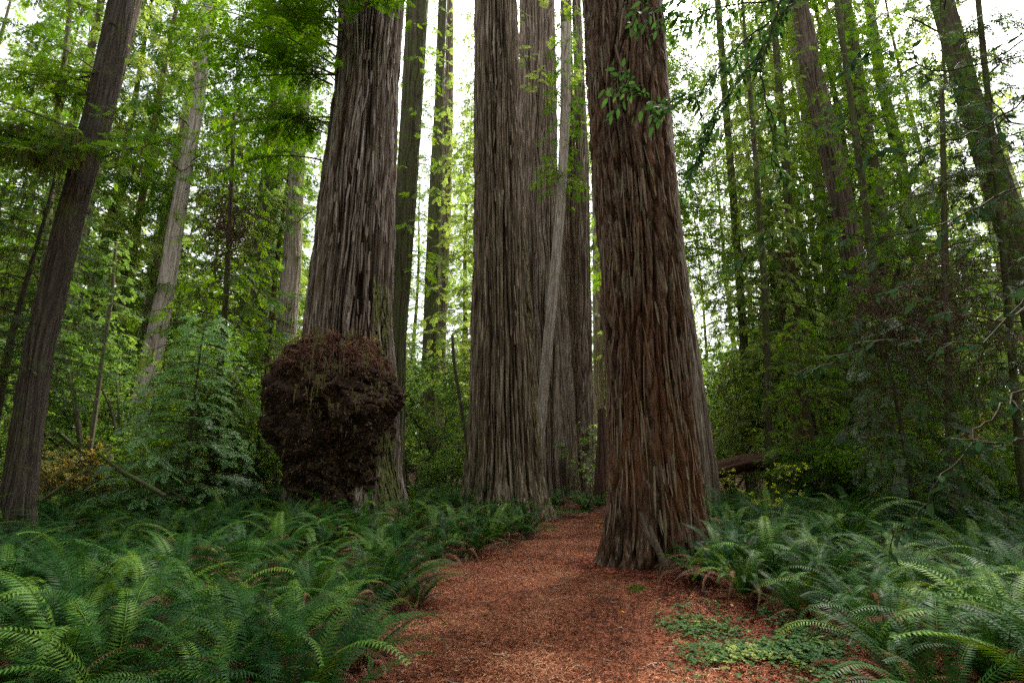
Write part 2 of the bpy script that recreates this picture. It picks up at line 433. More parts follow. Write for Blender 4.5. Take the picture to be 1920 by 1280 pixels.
# ------------------------------------------------------------------ trunks
TRUNK_AT = []
def trunk_mesh(name, Y, prof, mat, nth, dz, rib=9, depth=.05, top=None, seed=0, flare=0, lobes=.05, rough2=.4, zbase=None, ylean=0., burl=None, shag=0., twist=.25, groove=None, fw_=.3, zf=.13, baselobe=2., foot=0.):
    """prof: rows (photo y, left x, right x) of the outline at distance Y; gives centre line and radius, then ribs and furrows are cut into it"""
    zs, xs, rs = [], [], []
    for py, xl, xr in prof:
        p, t = at((xl+xr)/2, py, Y)
        zs.append(p[2]); xs.append(p[0]); rs.append((xr-xl)/2/F*t*math.cos(math.atan(((xl+xr)/2-960)/F)))
    o = np.argsort(zs); zs = np.array(zs)[o]; xs = np.array(xs)[o]; rs = np.array(rs)[o]
    g = float(gz(np.interp(0, zs, xs), Y)) if zbase is None else zbase
    zt = top or max(zs[-1] + 6, 26)
    vis = min(zs[-1] + .8, zt)
    z = np.arange(g-.25, vis, dz)
    if zt > vis+.1: z = np.concatenate([z, np.linspace(vis, zt, 24)])
    def ext(z, a):
        v = np.interp(z, zs, a)
        hi = z > zs[-1]; s_ = (a[-1]-a[-2])/(zs[-1]-zs[-2]) if a is xs else -.012
        s_ = np.clip(s_, -.3, .3)
        v = np.where(hi, a[-1] + (z-zs[-1])*s_, v)
        return v
    cx = ext(z, xs); r = np.maximum(ext(z, rs), .02)
    # smooth the centre line and radius
    kk = np.ones(9)/9
    cx = np.convolve(np.pad(cx, 4, 'edge'), kk, 'valid'); r = np.convolve(np.pad(r, 4, 'edge'), kk, 'valid')
    r = r + flare*np.exp(-(z-g)/.35)
    th = np.linspace(0, 2*pi, nth, endpoint=False)
    TH, Z = np.meshgrid(th, z)
    R = r[:, None]; R0 = rs[0]*.85
    wv = twist*pn(np.cos(TH)*1.3, np.sin(TH)*1.3, Z*.3, seed+40)/max(R0, .3) + .06*twist*pn(np.cos(TH)*R0*4, np.sin(TH)*R0*4, Z*1.3, seed+41)/max(R0, .3)
    cxs, sns = np.cos(TH+wv)*R0, np.sin(TH+wv)*R0
    k = rib
    n1 = pn(cxs*k, sns*k, Z*zf*k/6, seed)
    n2 = pn(cxs*k*2.1, sns*k*2.1, Z*zf*2.2*k/6, seed+3)
    n3 = pn(cxs*k*5, sns*k*5, Z*zf*9*k/6, seed+6)
    f1 = np.clip(np.abs(n1)/fw_, 0, 1); f1 = 1-(1-f1)**2; f2 = np.clip(np.abs(n2)/.3, 0, 1)
    near = 1.0
    lob = lobes*(pn(np.cos(TH)*1.6, np.sin(TH)*1.6, Z*.12, seed+9)) + lobes*.7*pn(np.cos(TH)*3.4, np.sin(TH)*3.4, Z*.1, seed+10)*(1+baselobe*np.exp(-(Z-g)/1.0)) + foot*np.abs(pn(np.cos(TH)*5.5, np.sin(TH)*5.5, Z*.12, seed+12))*np.exp(-(Z-g)/.9)
    D = -depth*(1-f1) - depth*rough2*(1-f2) + depth*.3*n3
    if shag:
        n4 = pn(cxs*k*1.8, sns*k*1.8, Z*.8, seed+14)
        D = D + shag*(np.clip(n4, 0, 1) + .7*np.clip(pn(cxs*9, sns*9, Z*3.2, seed+15), -.2, 1)) 
    RR = R*(1+lob) + D
    if groove:
        for g0, gw, gd, za, zb in groove:
            dth = (TH - (g0 + .1*pn(0*Z, 0*Z, Z*.6, seed+77)) + pi) % (2*pi) - pi
            RR = RR - gd*np.exp(-(dth/gw)**2)*np.clip((Z-za)/.8, 0, 1)*np.clip((zb-Z)/.8, 0, 1)
    if burl is not None: RR = burl(TH, Z, RR)
    X = cx[:, None] + np.cos(TH)*RR; Yv = Y + ylean*(Z-g) + np.sin(TH)*RR
    V = np.stack([X, Yv, Z], -1).reshape(-1, 3)
    m = len(z); i = np.arange(m-1)[:, None]*nth; j = np.arange(nth)[None]
    Q = np.stack([i+j, i+(j+1) % nth, i+nth+(j+1) % nth, i+nth+j], -1).reshape(-1, 4)
    tint = np.clip(f1*.75 + f2*.3, 0, 1).ravel()  # low in the furrows, where the material paints in the shade
    org = np.array([cx[0], Y, g])
    TRUNK_AT.append((org[0], Y, r[0]))
    me = newmesh(name, V-org, Q, mat, tint, smooth=True)
    info = dict(z=z, cx=cx, r=r, Y=Y, org=org)
    return me, org, info
def surf(info, z, az, out=0):
    """point on the trunk's surface at height z and direction az (world)"""
    c = np.interp(z, info['z'], info['cx']); r = np.interp(z, info['z'], info['r'])
    return np.array([c + np.cos(az)*(r+out), info['Y'] + np.sin(az)*(r+out), z])

def tree(kind, label, cat, group, **k):
    me, org, info = trunk_mesh('trunk', **k)
    t = thing(kind, label, cat, org, 0, group)
    link('trunk', me, t)
    return t, info

# ---- burl redwood (A)
YA = 14.3
tA, iA = tree('burl_redwood', 'huge redwood left of the path with a dark knobbly burl around its base', 'tree', None,
    Y=YA, prof=[(-40, 640, 762), (0, 637, 758), (200, 625, 748), (320, 607, 745), (450, 590, 742), (560, 576, 740), (640, 566, 742), (760, 556, 748), (880, 545, 752), (960, 532, 765)],
    mat=M_barkA, nth=800, dz=.03, rib=5.0, depth=.19, fw_=.42, seed=1, flare=.15, lobes=.05, twist=.25, rough2=.5, groove=[(-.35, .08, .18, 0, 9), (-1.0, .05, .1, 2, 12)])
# ---- middle redwood (B)
tB, iB = tree('ribbed_redwood', 'tall straight redwood with deep vertical ribs standing beside the bend of the path', 'tree', None,
    Y=16.2, prof=[(-40, 890, 966), (0, 890, 968), (320, 891, 981), (500, 889, 991), (640, 885, 1001), (760, 880, 1009), (850, 874, 1016), (920, 868, 1022), (965, 862, 1030)],
    mat=M_barkB, nth=760, dz=.03, rib=5.0, depth=.19, fw_=.42, seed=21, flare=.12, lobes=.06, baselobe=3, foot=.35, twist=.1, rough2=.45, groove=[(-2.2, .06, .16, 0, 14), (-1.95, .04, .1, 3, 11)])
# ---- right redwood (G)
tG, iG = tree('shaggy_redwood', 'massive reddish redwood with shaggy peeling bark rising right at the path edge', 'tree', None,
    Y=8.6, prof=[(-40, 1091, 1232), (0, 1093, 1238), (200, 1102, 1252), (320, 1109, 1262), (480, 1120, 1276), (640, 1128, 1292), (800, 1135, 1306), (900, 1138, 1316), (960, 1137, 1324), (1000, 1134, 1330), (1050, 1128, 1334), (1085, 1122, 1338)],
    mat=M_barkG, zf=.55, baselobe=1., nth=800, dz=.018, rib=6, depth=.10, seed=31, flare=.07, foot=.16, lobes=.08, twist=.2, rough2=.5, shag=.045, groove=[(-.95, .07, .16, 2.2, 12), (-.45, .07, .12, 0, 6)])
print('big trunks', time.time()-T0)

# ---- other trunks: (kind, label, Y, profile, material, rib, depth)
FAR = {}
def far(key, kind, label, Y, prof, mat, rib=5, depth=.05, nth=140, dz=.09, group=None, **k):
    t, inf = tree(kind, label, 'tree', group, Y=Y, prof=prof, mat=mat, nth=nth, dz=dz, rib=rib, depth=depth, seed=len(FAR)*7+50, **k)
    FAR[key] = (t, inf); return t, inf
far('C', 'redwood', 'pale grey brown redwood half hidden behind the ribbed redwood', 25, [(-40, 974, 1038), (0, 974, 1040), (320, 974, 1046), (640, 970, 1068), (800, 968, 1080), (910, 965, 1086)], M_barkC, depth=.15, nth=460, dz=.05, flare=.15)
far('D', 'leaning_trunk', 'slender silver trunk leaning diagonally across the pale redwood', 21.5, [(-20, 1052, 1070), (200, 1050, 1070), (330, 1046, 1063), (400, 1041, 1059), (560, 1026, 1045), (640, 1018, 1037), (740, 1009, 1028), (920, 990, 1012)], M_barkD, rib=9, depth=.02, nth=140, dz=.06, top=23.6)
far('E', 'redwood', 'ribbed redwood between the leaning trunk and its straight pale neighbour', 27, [(-20, 1050, 1070), (350, 1055, 1082), (640, 1052, 1088), (900, 1048, 1098)], M_barkC, depth=.08, nth=220)
far('E2', 'redwood', 'straight pale ribbed redwood showing just left of the shaggy redwood', 25.5, [(-20, 1072, 1088), (300, 1080, 1104), (640, 1083, 1110), (910, 1082, 1116)], M_barkC, depth=.06, nth=220)
far('F', 'redwood', 'pinkish far trunk seen in the slit beside the shaggy redwood', 38, [(-20, 1105, 1120), (400, 1110, 1128), (880, 1114, 1136)], M_barkW, depth=.05)
far('F2', 'redwood_stump', 'dark broken stump behind ferns beside the shaggy redwood', 22, [(740, 1122, 1134), (800, 1120, 1140), (915, 1114, 1148)], M_barkR, depth=.06, top=4.0)
far('H', 'redwood', 'pale brown redwood emerging behind the right edge of the shaggy redwood', 17, [(-20, 1180, 1240), (330, 1200, 1268), (480, 1206, 1284), (600, 1215, 1300), (760, 1228, 1325), (880, 1235, 1343), (930, 1238, 1348)], M_barkC, depth=.06, nth=320, dz=.05)
far('I', 'redwood', 'mossy olive brown redwood leaning close behind the burl redwood', 21, [(-20, 762, 806), (0, 762, 804), (320, 745, 785), (640, 722, 762), (900, 700, 760)], M_barkM, depth=.06, nth=260, dz=.05)
far('J', 'redwood', 'greenish far trunk framed by sky left of the ribbed redwood', 34, [(0, 822, 838), (200, 814, 832), (400, 802, 830), (640, 792, 822), (900, 782, 822)], M_barkM, depth=.06)
far('J2', 'redwood', 'paler far trunk pressed against the right side of the greenish one', 37, [(0, 838, 850), (200, 832, 850), (400, 824, 846), (640, 812, 836), (900, 800, 832)], M_barkC, depth=.05)
far('K', 'fir', 'dark leaning fir trunk rising at the left edge of the ferns', 10, [(-40, 212, 262), (0, 204, 254), (200, 160, 216), (400, 105, 162), (640, 45, 106), (800, 18, 84), (950, -6, 72), (1000, -14, 74)], M_barkK, rib=12, depth=.018, nth=320, dz=.025, rough2=.8, lobes=.04)
far('L', 'redwood', 'pale silvery trunk leaning right above the light green sapling', 29, [(0, 381, 399), (100, 372, 392), (200, 359, 384), (300, 337, 365), (400, 318, 349), (530, 296, 331), (700, 258, 302), (900, 208, 262)], M_barkD, depth=.06, nth=220)
far('M', 'redwood', 'pale pinkish trunk glimpsed through boughs left of the burl redwood', 34, [(200, 555, 580), (300, 544, 572), (480, 530, 566), (640, 515, 556), (900, 490, 545)], M_barkW, depth=.06, nth=180)
far('M2', 'redwood', 'slim pale trunk seen through the hanging twigs', 42, [(200, 520, 535), (400, 498, 520), (700, 470, 500), (900, 455, 490)], M_barkW, depth=.05)
far('N', 'alder', 'thin dark crooked trunk above the yellow leaved thicket', 17, [(480, 212, 219), (560, 205, 213), (640, 192, 201), (760, 175, 186), (850, 160, 173), (920, 150, 166)], M_twig, rib=9, depth=.006, nth=40, top=9.5)
far('N2', 'alder', 'forked thin trunk leaning left in the yellow thicket', 18, [(400, 60, 70), (640, 110, 120), (760, 135, 147), (850, 148, 160), (920, 152, 166)], M_twig, rib=9, depth=.006, nth=40, top=9)
far('N3', 'fir', 'slim dark trunk standing in front of the mossy shrubs left of the burl', 16, [(300, 432, 440), (560, 418, 430), (700, 405, 419), (850, 392, 408), (920, 384, 404)], M_barkM, rib=9, depth=.01, nth=60)
far('O', 'redwood', 'rough red brown trunk with a mossy break high right of the shaggy redwood', 24, [(-20, 1478, 1512), (120, 1500, 1538), (280, 1534, 1580), (400, 1560, 1604), (520, 1586, 1628), (700, 1618, 1662), (900, 1650, 1700)], M_barkO, depth=.07, nth=220, rough2=.8, lobes=.1)
far('P', 'fir', 'moss covered green trunk between the red brown trunk and its twin', 27, [(-20, 1570, 1592), (150, 1597, 1622), (330, 1624, 1652), (450, 1640, 1672), (900, 1700, 1745)], M_barkM, depth=.03)
far('Q', 'fir', 'slim mossy trunk slanting beside the moss covered green trunk', 30, [(-20, 1616, 1634), (150, 1640, 1662), (300, 1676, 1700), (450, 1700, 1726), (900, 1790, 1825)], M_barkM, depth=.03)
far('R', 'fir', 'broad grey mossy trunk leaning at the far right edge', 16, [(-20, 1738, 1782), (170, 1788, 1838), (320, 1832, 1890), (420, 1862, 1925), (600, 1915, 1985), (900, 1990, 2070)], M_barkK, depth=.04, nth=240, rib=8, mossamt=None) if False else far('R', 'fir', 'broad grey mossy trunk leaning at the far right edge', 16, [(-20, 1738, 1782), (170, 1788, 1838), (320, 1832, 1890), (420, 1862, 1925), (600, 1915, 1985), (900, 1990, 2070)], M_barkM, depth=.03, nth=240, rib=8)
far('S', 'hemlock', 'slender hemlock draped with moss in the bright gap right of centre', 21, [(100, 1396, 1404), (300, 1412, 1422), (560, 1428, 1441), (800, 1434, 1449), (920, 1436, 1455)], M_barkM, rib=9, depth=.012, nth=70)
far('T1', 'redwood', 'shaded reddish trunk base behind the mossy hemlock', 26, [(300, 1440, 1475), (600, 1462, 1502), (750, 1476, 1520), (920, 1484, 1536)], M_barkR, depth=.06, top=13)
far('T2', 'redwood', 'wide dark reddish trunk base behind the drooping dark boughs', 19, [(300, 1560, 1610), (600, 1600, 1656), (750, 1606, 1668), (830, 1600, 1676), (920, 1596, 1690)], M_barkR, depth=.07, nth=220, top=8)
far('X', 'sapling', 'thin dark sapling in the gap beside the ribbed redwood', 19, [(560, 842, 847), (680, 848, 854), (800, 868, 875), (900, 880, 889)], M_twig, rib=9, depth=.004, nth=24, top=6.5)
far('Z1', 'hemlock', 'dark thin hemlock trunk lost in the shaded boughs', 12.5, [(200, 1762, 1772), (450, 1764, 1778), (700, 1770, 1786), (930, 1772, 1796)], M_barkM, rib=9, depth=.01, nth=60)
far('U1', 'hemlock', 'slim hemlock whose high feathery crown hangs over the sky gap', 30, [(-20, 1338, 1350), (300, 1362, 1376), (600, 1384, 1400), (900, 1400, 1420)], M_barkM, rib=9, depth=.01, nth=40)
far('U2', 'hemlock', 'slim mossy hemlock just right of the bright sky gap', 26, [(-20, 1440, 1452), (300, 1464, 1480), (600, 1486, 1504), (900, 1506, 1528)], M_barkM, rib=9, depth=.01, nth=40)
far('U3', 'hemlock', 'hemlock with dark layered boughs beside the rough red brown trunk', 17, [(-20, 1560, 1572), (300, 1604, 1618), (600, 1640, 1658), (900, 1672, 1694)], M_barkM, rib=9, depth=.01, nth=40)
far('U4', 'hemlock', 'dark hemlock with drooping boughs near the right frame edge', 13, [(-20, 1826, 1838), (300, 1858, 1872), (600, 1884, 1900), (900, 1906, 1926)], M_barkM, rib=9, depth=.01, nth=40)
far('U5', 'hemlock', 'slim hemlock standing close behind the leaning fir', 20, [(-20, 130, 140), (300, 96, 108), (600, 66, 80), (900, 34, 52)], M_barkM, rib=9, depth=.01, nth=40)
far('V1', 'hemlock', 'hemlock hidden behind the ribbed redwood with boughs reaching into the sky gap', 30, [(-20, 918, 930), (300, 920, 934), (600, 922, 938), (900, 922, 942)], M_barkM, rib=9, depth=.01, nth=40)
far('V2', 'hemlock', 'hemlock hidden behind the shaggy redwood with boughs showing past its right edge', 27, [(-20, 1206, 1218), (300, 1216, 1230), (600, 1222, 1240), (900, 1226, 1246)], M_barkM, rib=9, depth=.01, nth=40)
print('far trunks', time.time()-T0)

# ------------------------------------------------------------------ foliage templates
def spray_template(nside=7, wid=.035, ang=58, lmax=.42, droop=.18, seed=0):
    """flat conifer twig of length 1 along x, side twiglets both ways"""
    r = np.random.default_rng(seed); V = []; Q = []
    def kite(p, d, L, w_):
        d = d/np.linalg.norm(d); s_ = np.cross([0, 0, 1], d); s_ /= np.linalg.norm(s_)
        n = len(V)
        V.extend([p, p+d*L*.45 + s_*w_, p+d*L+np.array([0, 0, -droop*L*.5]), p+d*L*.45 - s_*w_]); Q.append([n, n+1, n+2, n+3])
    for i in range(nside):
        x = (i+.3)/nside
        for sgn in (1, -1):
            a = radians(ang+r.normal(0, 7))*sgn; L = lmax*(1-.65*x)*r.uniform(.8, 1.15)*(.55+.45*min(1, x*3+.4))
            kite(np.array([x, 0, -droop*x*x]), np.array([cos(a), sin(a), r.normal(0, .12)]), L, wid*r.uniform(.8, 1.2))
    kite(np.array([.75, 0, -droop*.6]), np.array([1, 0, -droop]), .3, wid)
    n = len(V)
    V.extend([np.array([0, .008, 0]), np.array([.8, .004, -droop*.64]), np.array([.8, -.004, -droop*.64]), np.array([0, -.008, 0])]); Q.append([n, n+1, n+2, n+3])
    return np.array(V), np.array(Q)
def clump_template(nl=9, L=.45, w_=.14, seed=0, flat=.5):
    """broad leaves spread from a twig of length 1"""
    r = np.random.default_rng(seed); V = []; Q = []
    for i in range(nl):
        x = r.uniform(.1, 1); a = r.uniform(-pi, pi); b = r.normal(0, flat)
        d = norm(np.array([.55+cos(a)*.5, sin(a), b*.8])); s_ = norm(np.cross([r.normal(0, .3), r.normal(0, .3), 1], d))
        p = np.array([x, 0, 0]) + d*.05; l = L*r.uniform(.7, 1.2); up = np.cross(d, s_)
        n = len(V)
        V.extend([p, p+d*l*.45+s_*w_*l/.45*.9 - up*0, p+d*l - up*.08*l, p+d*l*.45-s_*w_*l/.45*.9]); Q.append([n, n+1, n+2, n+3])
    return np.array(V), np.array(Q)
def strand_template(seed=0):
    r = np.random.default_rng(seed); V = []; Q = []
    for k in range(5):
        p = np.array([r.uniform(-.12, .12), r.uniform(-.12, .12), 0]); a = r.uniform(0, pi); s_ = np.array([cos(a), sin(a), 0])*.022
        L = r.uniform(.4, 1); pr = None
        for j in range(4):
            q = p + np.array([r.normal(0, .03), r.normal(0, .03), -L*j/3]); ww = s_*(1.3-j*.35)
            V.extend([q-ww, q+ww])
            if j: n = len(V); Q.append([n-4, n-3, n-1, n-2])
    return np.array(V), np.array(Q)
SP = [spray_template(8, .055, seed=s) for s in range(3)]
SPF = [spray_template(5, .11, lmax=.5, seed=s) for s in range(3)]
SPM = [spray_template(8, .06, lmax=.48, seed=s+5) for s in range(3)]
CL = [clump_template(seed=s) for s in range(3)]
ST = [strand_template(seed=s) for s in range(3)]

def put(acc, temps, P, d, up, scale, tint, r, roll=.35):
    P = np.asarray(P); d = np.asarray(d); n = len(P)
    if n == 0: return
    M = frames(d, np.broadcast_to(up, (n, 3)) if np.ndim(up) == 1 else up, r.normal(0, roll, n), scale)
    k = r.integers(0, len(temps), n)
    for i, (tv, tq) in enumerate(temps):
        q = k == i
        acc.inst(tv, tq, M[q], P[q], np.asarray(tint)[q])

def bough(wood, leaf, r, p0, az, L, el0=.15, droop=.5, temps=SP, spray=.3, gap=.75, moss=None, mossn=0, dens=1., rw=.018, tbase=.45, inner=.15, leafwood=True):
    """one limb with side branches in its plane, sprays on both sides, optional hanging moss"""
    n = 9
    s = np.linspace(0, 1, n)
    el = el0 - droop*s**1.3*1.6
    az_ = az + np.cumsum(r.normal(0, .05, n))
    st = L/(n-1)
    d = np.stack([np.cos(az_)*np.cos(el), np.sin(az_)*np.cos(el), np.sin(el)], 1)
    P = p0 + np.concatenate([[np.zeros(3)], np.cumsum(d[:-1]*st, 0)])
    wood.tube(P, rw*L*(1.05-s)*.45+.004, 4, r.uniform(0, 1))
    PP = []; DD = []; SC = []
    nb = max(3, int(L*dens/gap*2.2))
    for j in range(nb):
        t = inner + (1-inner)*(j+r.uniform(0, .8))/nb
        t = min(t, .99)
        q = np.array([np.interp(t, s, P[:, c]) for c in range(3)]); dd = np.array([np.interp(t, s, d[:, c]) for c in range(3)])
        side = 1 if j % 2 else -1
        a = side*radians(r.uniform(42, 70))
        ax = np.array([dd[0]*cos(a)-dd[1]*sin(a), dd[0]*sin(a)+dd[1]*cos(a), dd[2]-.12])
        ax = norm(ax)
        l2 = (.2+.42*L*(1-t)*min(1, t*2.5+.3))*r.uniform(.7, 1.2)
        m = max(2, int(l2/(spray*.42)))
        tt = (np.arange(m)+.4)/m
        curve = q + ax*(tt*l2)[:, None] + np.array([0, 0, -1])*(droop*.35*l2*tt**2)[:, None]
        if l2 > .25: wood.tube(np.stack([q, q+ax*l2*.5-np.array([0, 0, droop*.09*l2]), q+ax*l2-np.array([0, 0, droop*.35*l2])]), [.25*rw*L*.3+.003, .004, .002], 3, r.uniform(0, 1))
        sg = np.where(np.arange(m) % 2, 1, -1)
        aa = sg*r.uniform(.35, .9, m)
        dx = ax[0]*np.cos(aa)-ax[1]*np.sin(aa); dy = ax[0]*np.sin(aa)+ax[1]*np.cos(aa)
        PP.append(curve); DD.append(np.stack([dx, dy, np.full(m, ax[2]-.25*droop)+r.normal(0, .12, m)], 1)); SC.append(spray*r.uniform(.7, 1.25, m)*(1.1-.3*tt))
    PP = np.concatenate(PP); DD = np.concatenate(DD); SC = np.concatenate(SC)
    tin = np.clip(tbase + r.normal(0, .14) + r.normal(0, .12, len(PP)), 0, 1)
    put(leaf, temps, PP, DD, np.array([0, 0, 1.]), SC, tin, r)
    if moss is not None and mossn:
        k = r.integers(0, len(PP), mossn)
        q = np.concatenate([PP[k], P[r.integers(1, n, max(2, mossn//3))]])
        m = len(q); M = frames(np.stack([np.cos(r.uniform(0, 6, m)), np.sin(r.uniform(0, 6, m)), 0*q[:, 0]], 1), np.broadcast_to([0, 0, 1.], (m, 3)))
        M = M*np.array([.6, .6, 1.])[None, :, None]*r.uniform(.15, .55, m)[:, None, None]
        kk = r.integers(0, 3, m)
        for i in range(3): moss.inst(ST[i][0], ST[i][1], M[kk == i], q[kk == i], r.uniform(0, 1, (kk == i).sum()))
    return P

def conifer_crown(seed, h0, h1, Lmax, nb, cxf=lambda z: 0., temps=SPF, spray=.7, gap=.9, droop=.5, dens=1., mossn=0, r0=.2, tb=.45, power=.7, azr=None, inner=.15, el0=.15):
    r = np.random.default_rng(seed)
    wd, lf, ms = Acc(), Acc(), Acc()
    for i in range(nb):
        u = (i+r.uniform(0, 1))/nb
        z = h0 + (h1-h0)*u
        L = Lmax*((1-u)**power*.8+.25)*r.uniform(.6, 1.15)
        az = i*2.399+r.normal(0, .3) if azr is None else r.uniform(*azr)
        c = cxf(z)
        p0 = np.array([c+cos(az)*r0*.8, sin(az)*r0*.8, z])
        bough(wd, lf, r, p0, az, L, el0, droop*r.uniform(.7, 1.3), temps, spray, gap, ms, mossn, dens, tbase=tb, inner=inner)
    return wd, lf, ms
def add_crown(t, acc, mleaf, mwood=None, name='crown'):
    wd, lf, ms = acc
    return link(name, multi(name, [(lf, mleaf), (wd, mwood or M_twig), (ms, M_moss)]), t)
def cxrel(inf): return lambda z: np.interp(z+inf['org'][2], inf['z'], inf['cx']) - inf['org'][0]

# crowns for the trees beyond: heights visible are 1.6 + 1.1 * distance
crowns = {  # key: h0,h1,Lmax,nb,spray,mat,droop,dens,moss,tb
 'C': (20, 32, 3.0, 26, .6, M_confar, .5, 1., 0, .5),
 'D': (14, 23.4, 1.4, 34, .42, M_con, .45, 1.1, 0, .5),
 'E2': (15, 30, 2.0, 30, .45, M_con, .5, .9, 0, .45),
 'E': (20, 32, 1.8, 20, .55, M_con, .5, .9, 0, .45),
 'F': (8, 42, 3.2, 46, .8, M_confar, .5, .8, 0, .5),
 'H': (24, 34, 3.5, 20, .7, M_confar, .5, .8, 0, .4),
 'I': (9, 26, 1.9, 60, .4, M_con, .6, .9, 0, .4),
 'J': (6, 40, 3.6, 70, .5, M_confar, .45, .8, 0, .45),
 'J2': (7, 42, 4.2, 60, .55, M_confar, .45, .7, 0, .55),
 'L': (17, 34, 4.6, 56, .8, M_con, .55, .9, 0, .5),
 'M': (17, 38, 5.0, 60, .85, M_confar, .5, .8, 0, .55),
 'M2': (5, 44, 5.5, 80, .95, M_confar, .5, .8, 0, .6),
 'N3': (2, 14, 2.6, 76, .42, M_con, .7, .9, 4, .4),
 'O': (12, 28, 3.2, 60, .5, M_con, .6, .8, 5, .45),
 'P': (7, 32, 3.8, 90, .55, M_con, .6, .8, 3, .5),
 'Q': (7, 34, 4.4, 90, .6, M_confar, .6, .8, 3, .5),
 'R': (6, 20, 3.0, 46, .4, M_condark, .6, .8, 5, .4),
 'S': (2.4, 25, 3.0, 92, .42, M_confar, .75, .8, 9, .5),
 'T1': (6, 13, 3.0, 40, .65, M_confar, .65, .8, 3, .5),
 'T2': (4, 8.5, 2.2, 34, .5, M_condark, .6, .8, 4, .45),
 'U1': (9, 40, 4.4, 170, .65, M_confar, .6, .8, 5, .5),
 'U2': (5, 34, 3.6, 150, .5, M_con, .65, .8, 6, .5),
 'U3': (3, 20, 2.6, 80, .4, M_con, .7, .8, 6, .35),
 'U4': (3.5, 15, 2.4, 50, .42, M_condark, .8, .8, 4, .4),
 'U5': (3, 24, 3.0, 80, .45, M_con, .6, .8, 3, .5),
 'N': (5.5, 9.6, 1.3, 24, .3, M_broad, .5, .8, 0, .5),
 'V1': (6, 38, 4.8, 160, .6, M_confar, .5, .8, 3, .5),
 'V2': (12, 36, 5.4, 170, .6, M_con, .55, .8, 3, .55),
 'X': (1.5, 6.3, 1.3, 26, .25, M_broad, .4, .8, 0, .5),
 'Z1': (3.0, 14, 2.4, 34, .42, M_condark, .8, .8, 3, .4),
}
for i, (k, (h0, h1, Lm, nb, sp, mt, dr, dn, mo, tb)) in enumerate(crowns.items()):
    t, inf = FAR[k]
    sd_ = 100+i
    add_crown(t, conifer_crown(sd_, h0, h1, Lm, int(nb*1.25), cxrel(inf), SPM, sp*.8, .9, dr, dn, mo, r0=max(.05, float(inf['r'][0])*.8), tb=tb), mt)
print('crowns', time.time()-T0)

# ---- crown variants copied for the trees further back
def copy_tree(o, parent=None):
    c = o.copy(); C.objects.link(c); c.parent = parent
    for ch in list(o.children): copy_tree(ch, c)
    return c
far_protos = []
for v in range(4):
    A = Acc(); zz = np.linspace(-.5, 46, 40)
    A.tube(np.stack([.15*np.sin(zz*.2+v), .15*np.cos(zz*.17+v), zz], 1), (.3+.06*v)*(1-zz/55)+.12*np.exp(-zz), 14, .7)
    t = thing('distant_conifer', 'tall distant conifer standing in the bright forest behind', 'tree', (0, 0, 0), 0, 'distant conifers behind the big trunks')
    link('trunk', A.mesh('trunk', [M_barkR, M_barkC, M_barkM, M_barkW][v], True), t)
    add_crown(t, conifer_crown(200+v, [2.5, 4, 7, 3][v], 44, [4.4, 4.6, 5, 3.8][v], [130, 120, 110, 140][v], temps=SPM, spray=.85, gap=1.1, dens=.8, droop=.55, r0=.4, tb=.5+.1*(v % 2)), [M_confar, M_confar, M_con, M_conlight][v] if v < 3 else M_confar)
    far_protos.append(t)
# (photo x, distance, variant, scale)
spots = [(-60, 38, 0), (40, 52, 1), (110, 33, 2), (165, 60, 0), (225, 44, 3), (290, 66, 1), (345, 50, 0), (425, 38, 1), (462, 58, 3), (500, 70, 2), (600, 46, 0), (660, 60, 1), (720, 50, 3),
         (765, 72, 2), (862, 75, 0), (905, 62, 3), (1010, 50, 1), (1140, 62, 0), (1175, 48, 2), (1400, 70, 2), (1475, 44, 3), (1530, 58, 0), (1590, 42, 1), (1655, 50, 2),
         (1710, 36, 3), (1760, 62, 0), (1800, 46, 1), (1850, 34, 0), (1900, 54, 2), (1970, 40, 1), (2040, 48, 3), (-150, 46, 3), (-230, 36, 1), (70, 27, 1), (170, 33, 0), (235, 36, 3), (425, 33, 2), (480, 36, 0), (-20, 30, 2), (885, 55, 2), (1500, 36, 2), (1560, 36, 1), (1610, 31, 3), (1680, 30, 0), (1740, 28, 2), (1300, 70, 3), (1345, 74, 0), (1275, 58, 1), (866, 48, 2), (1440, 52, 0)]
words = {0: 'reddish', 1: 'pale', 2: 'mossy', 3: 'silvery'}
for i, (px, Y, v) in enumerate(spots):
    used = i < 4 and False
    o = copy_tree(far_protos[v])
    p, _ = at(px, 870, Y)
    o.location = (p[0], Y, float(gz(p[0], Y))-.2); s = RNG.uniform(.85, 1.15)
    o.scale = (s, s, s); o.rotation_euler = (0, 0, RNG.uniform(0, 6.28))
    side = 'left of the burl redwood' if px < 560 else 'between the big redwoods' if px < 1300 else 'right of the shaggy redwood'
    o['label'] = 'distant conifer with %s trunk %s' % (words[v], side)
    o['group'] = 'distant conifers with %s trunks %s' % (words[v], side)
def drop(o):
    for ch in list(o.children): drop(ch)
    bpy.data.objects.remove(o)
for t in far_protos: drop(t)
print('distant', time.time()-T0)

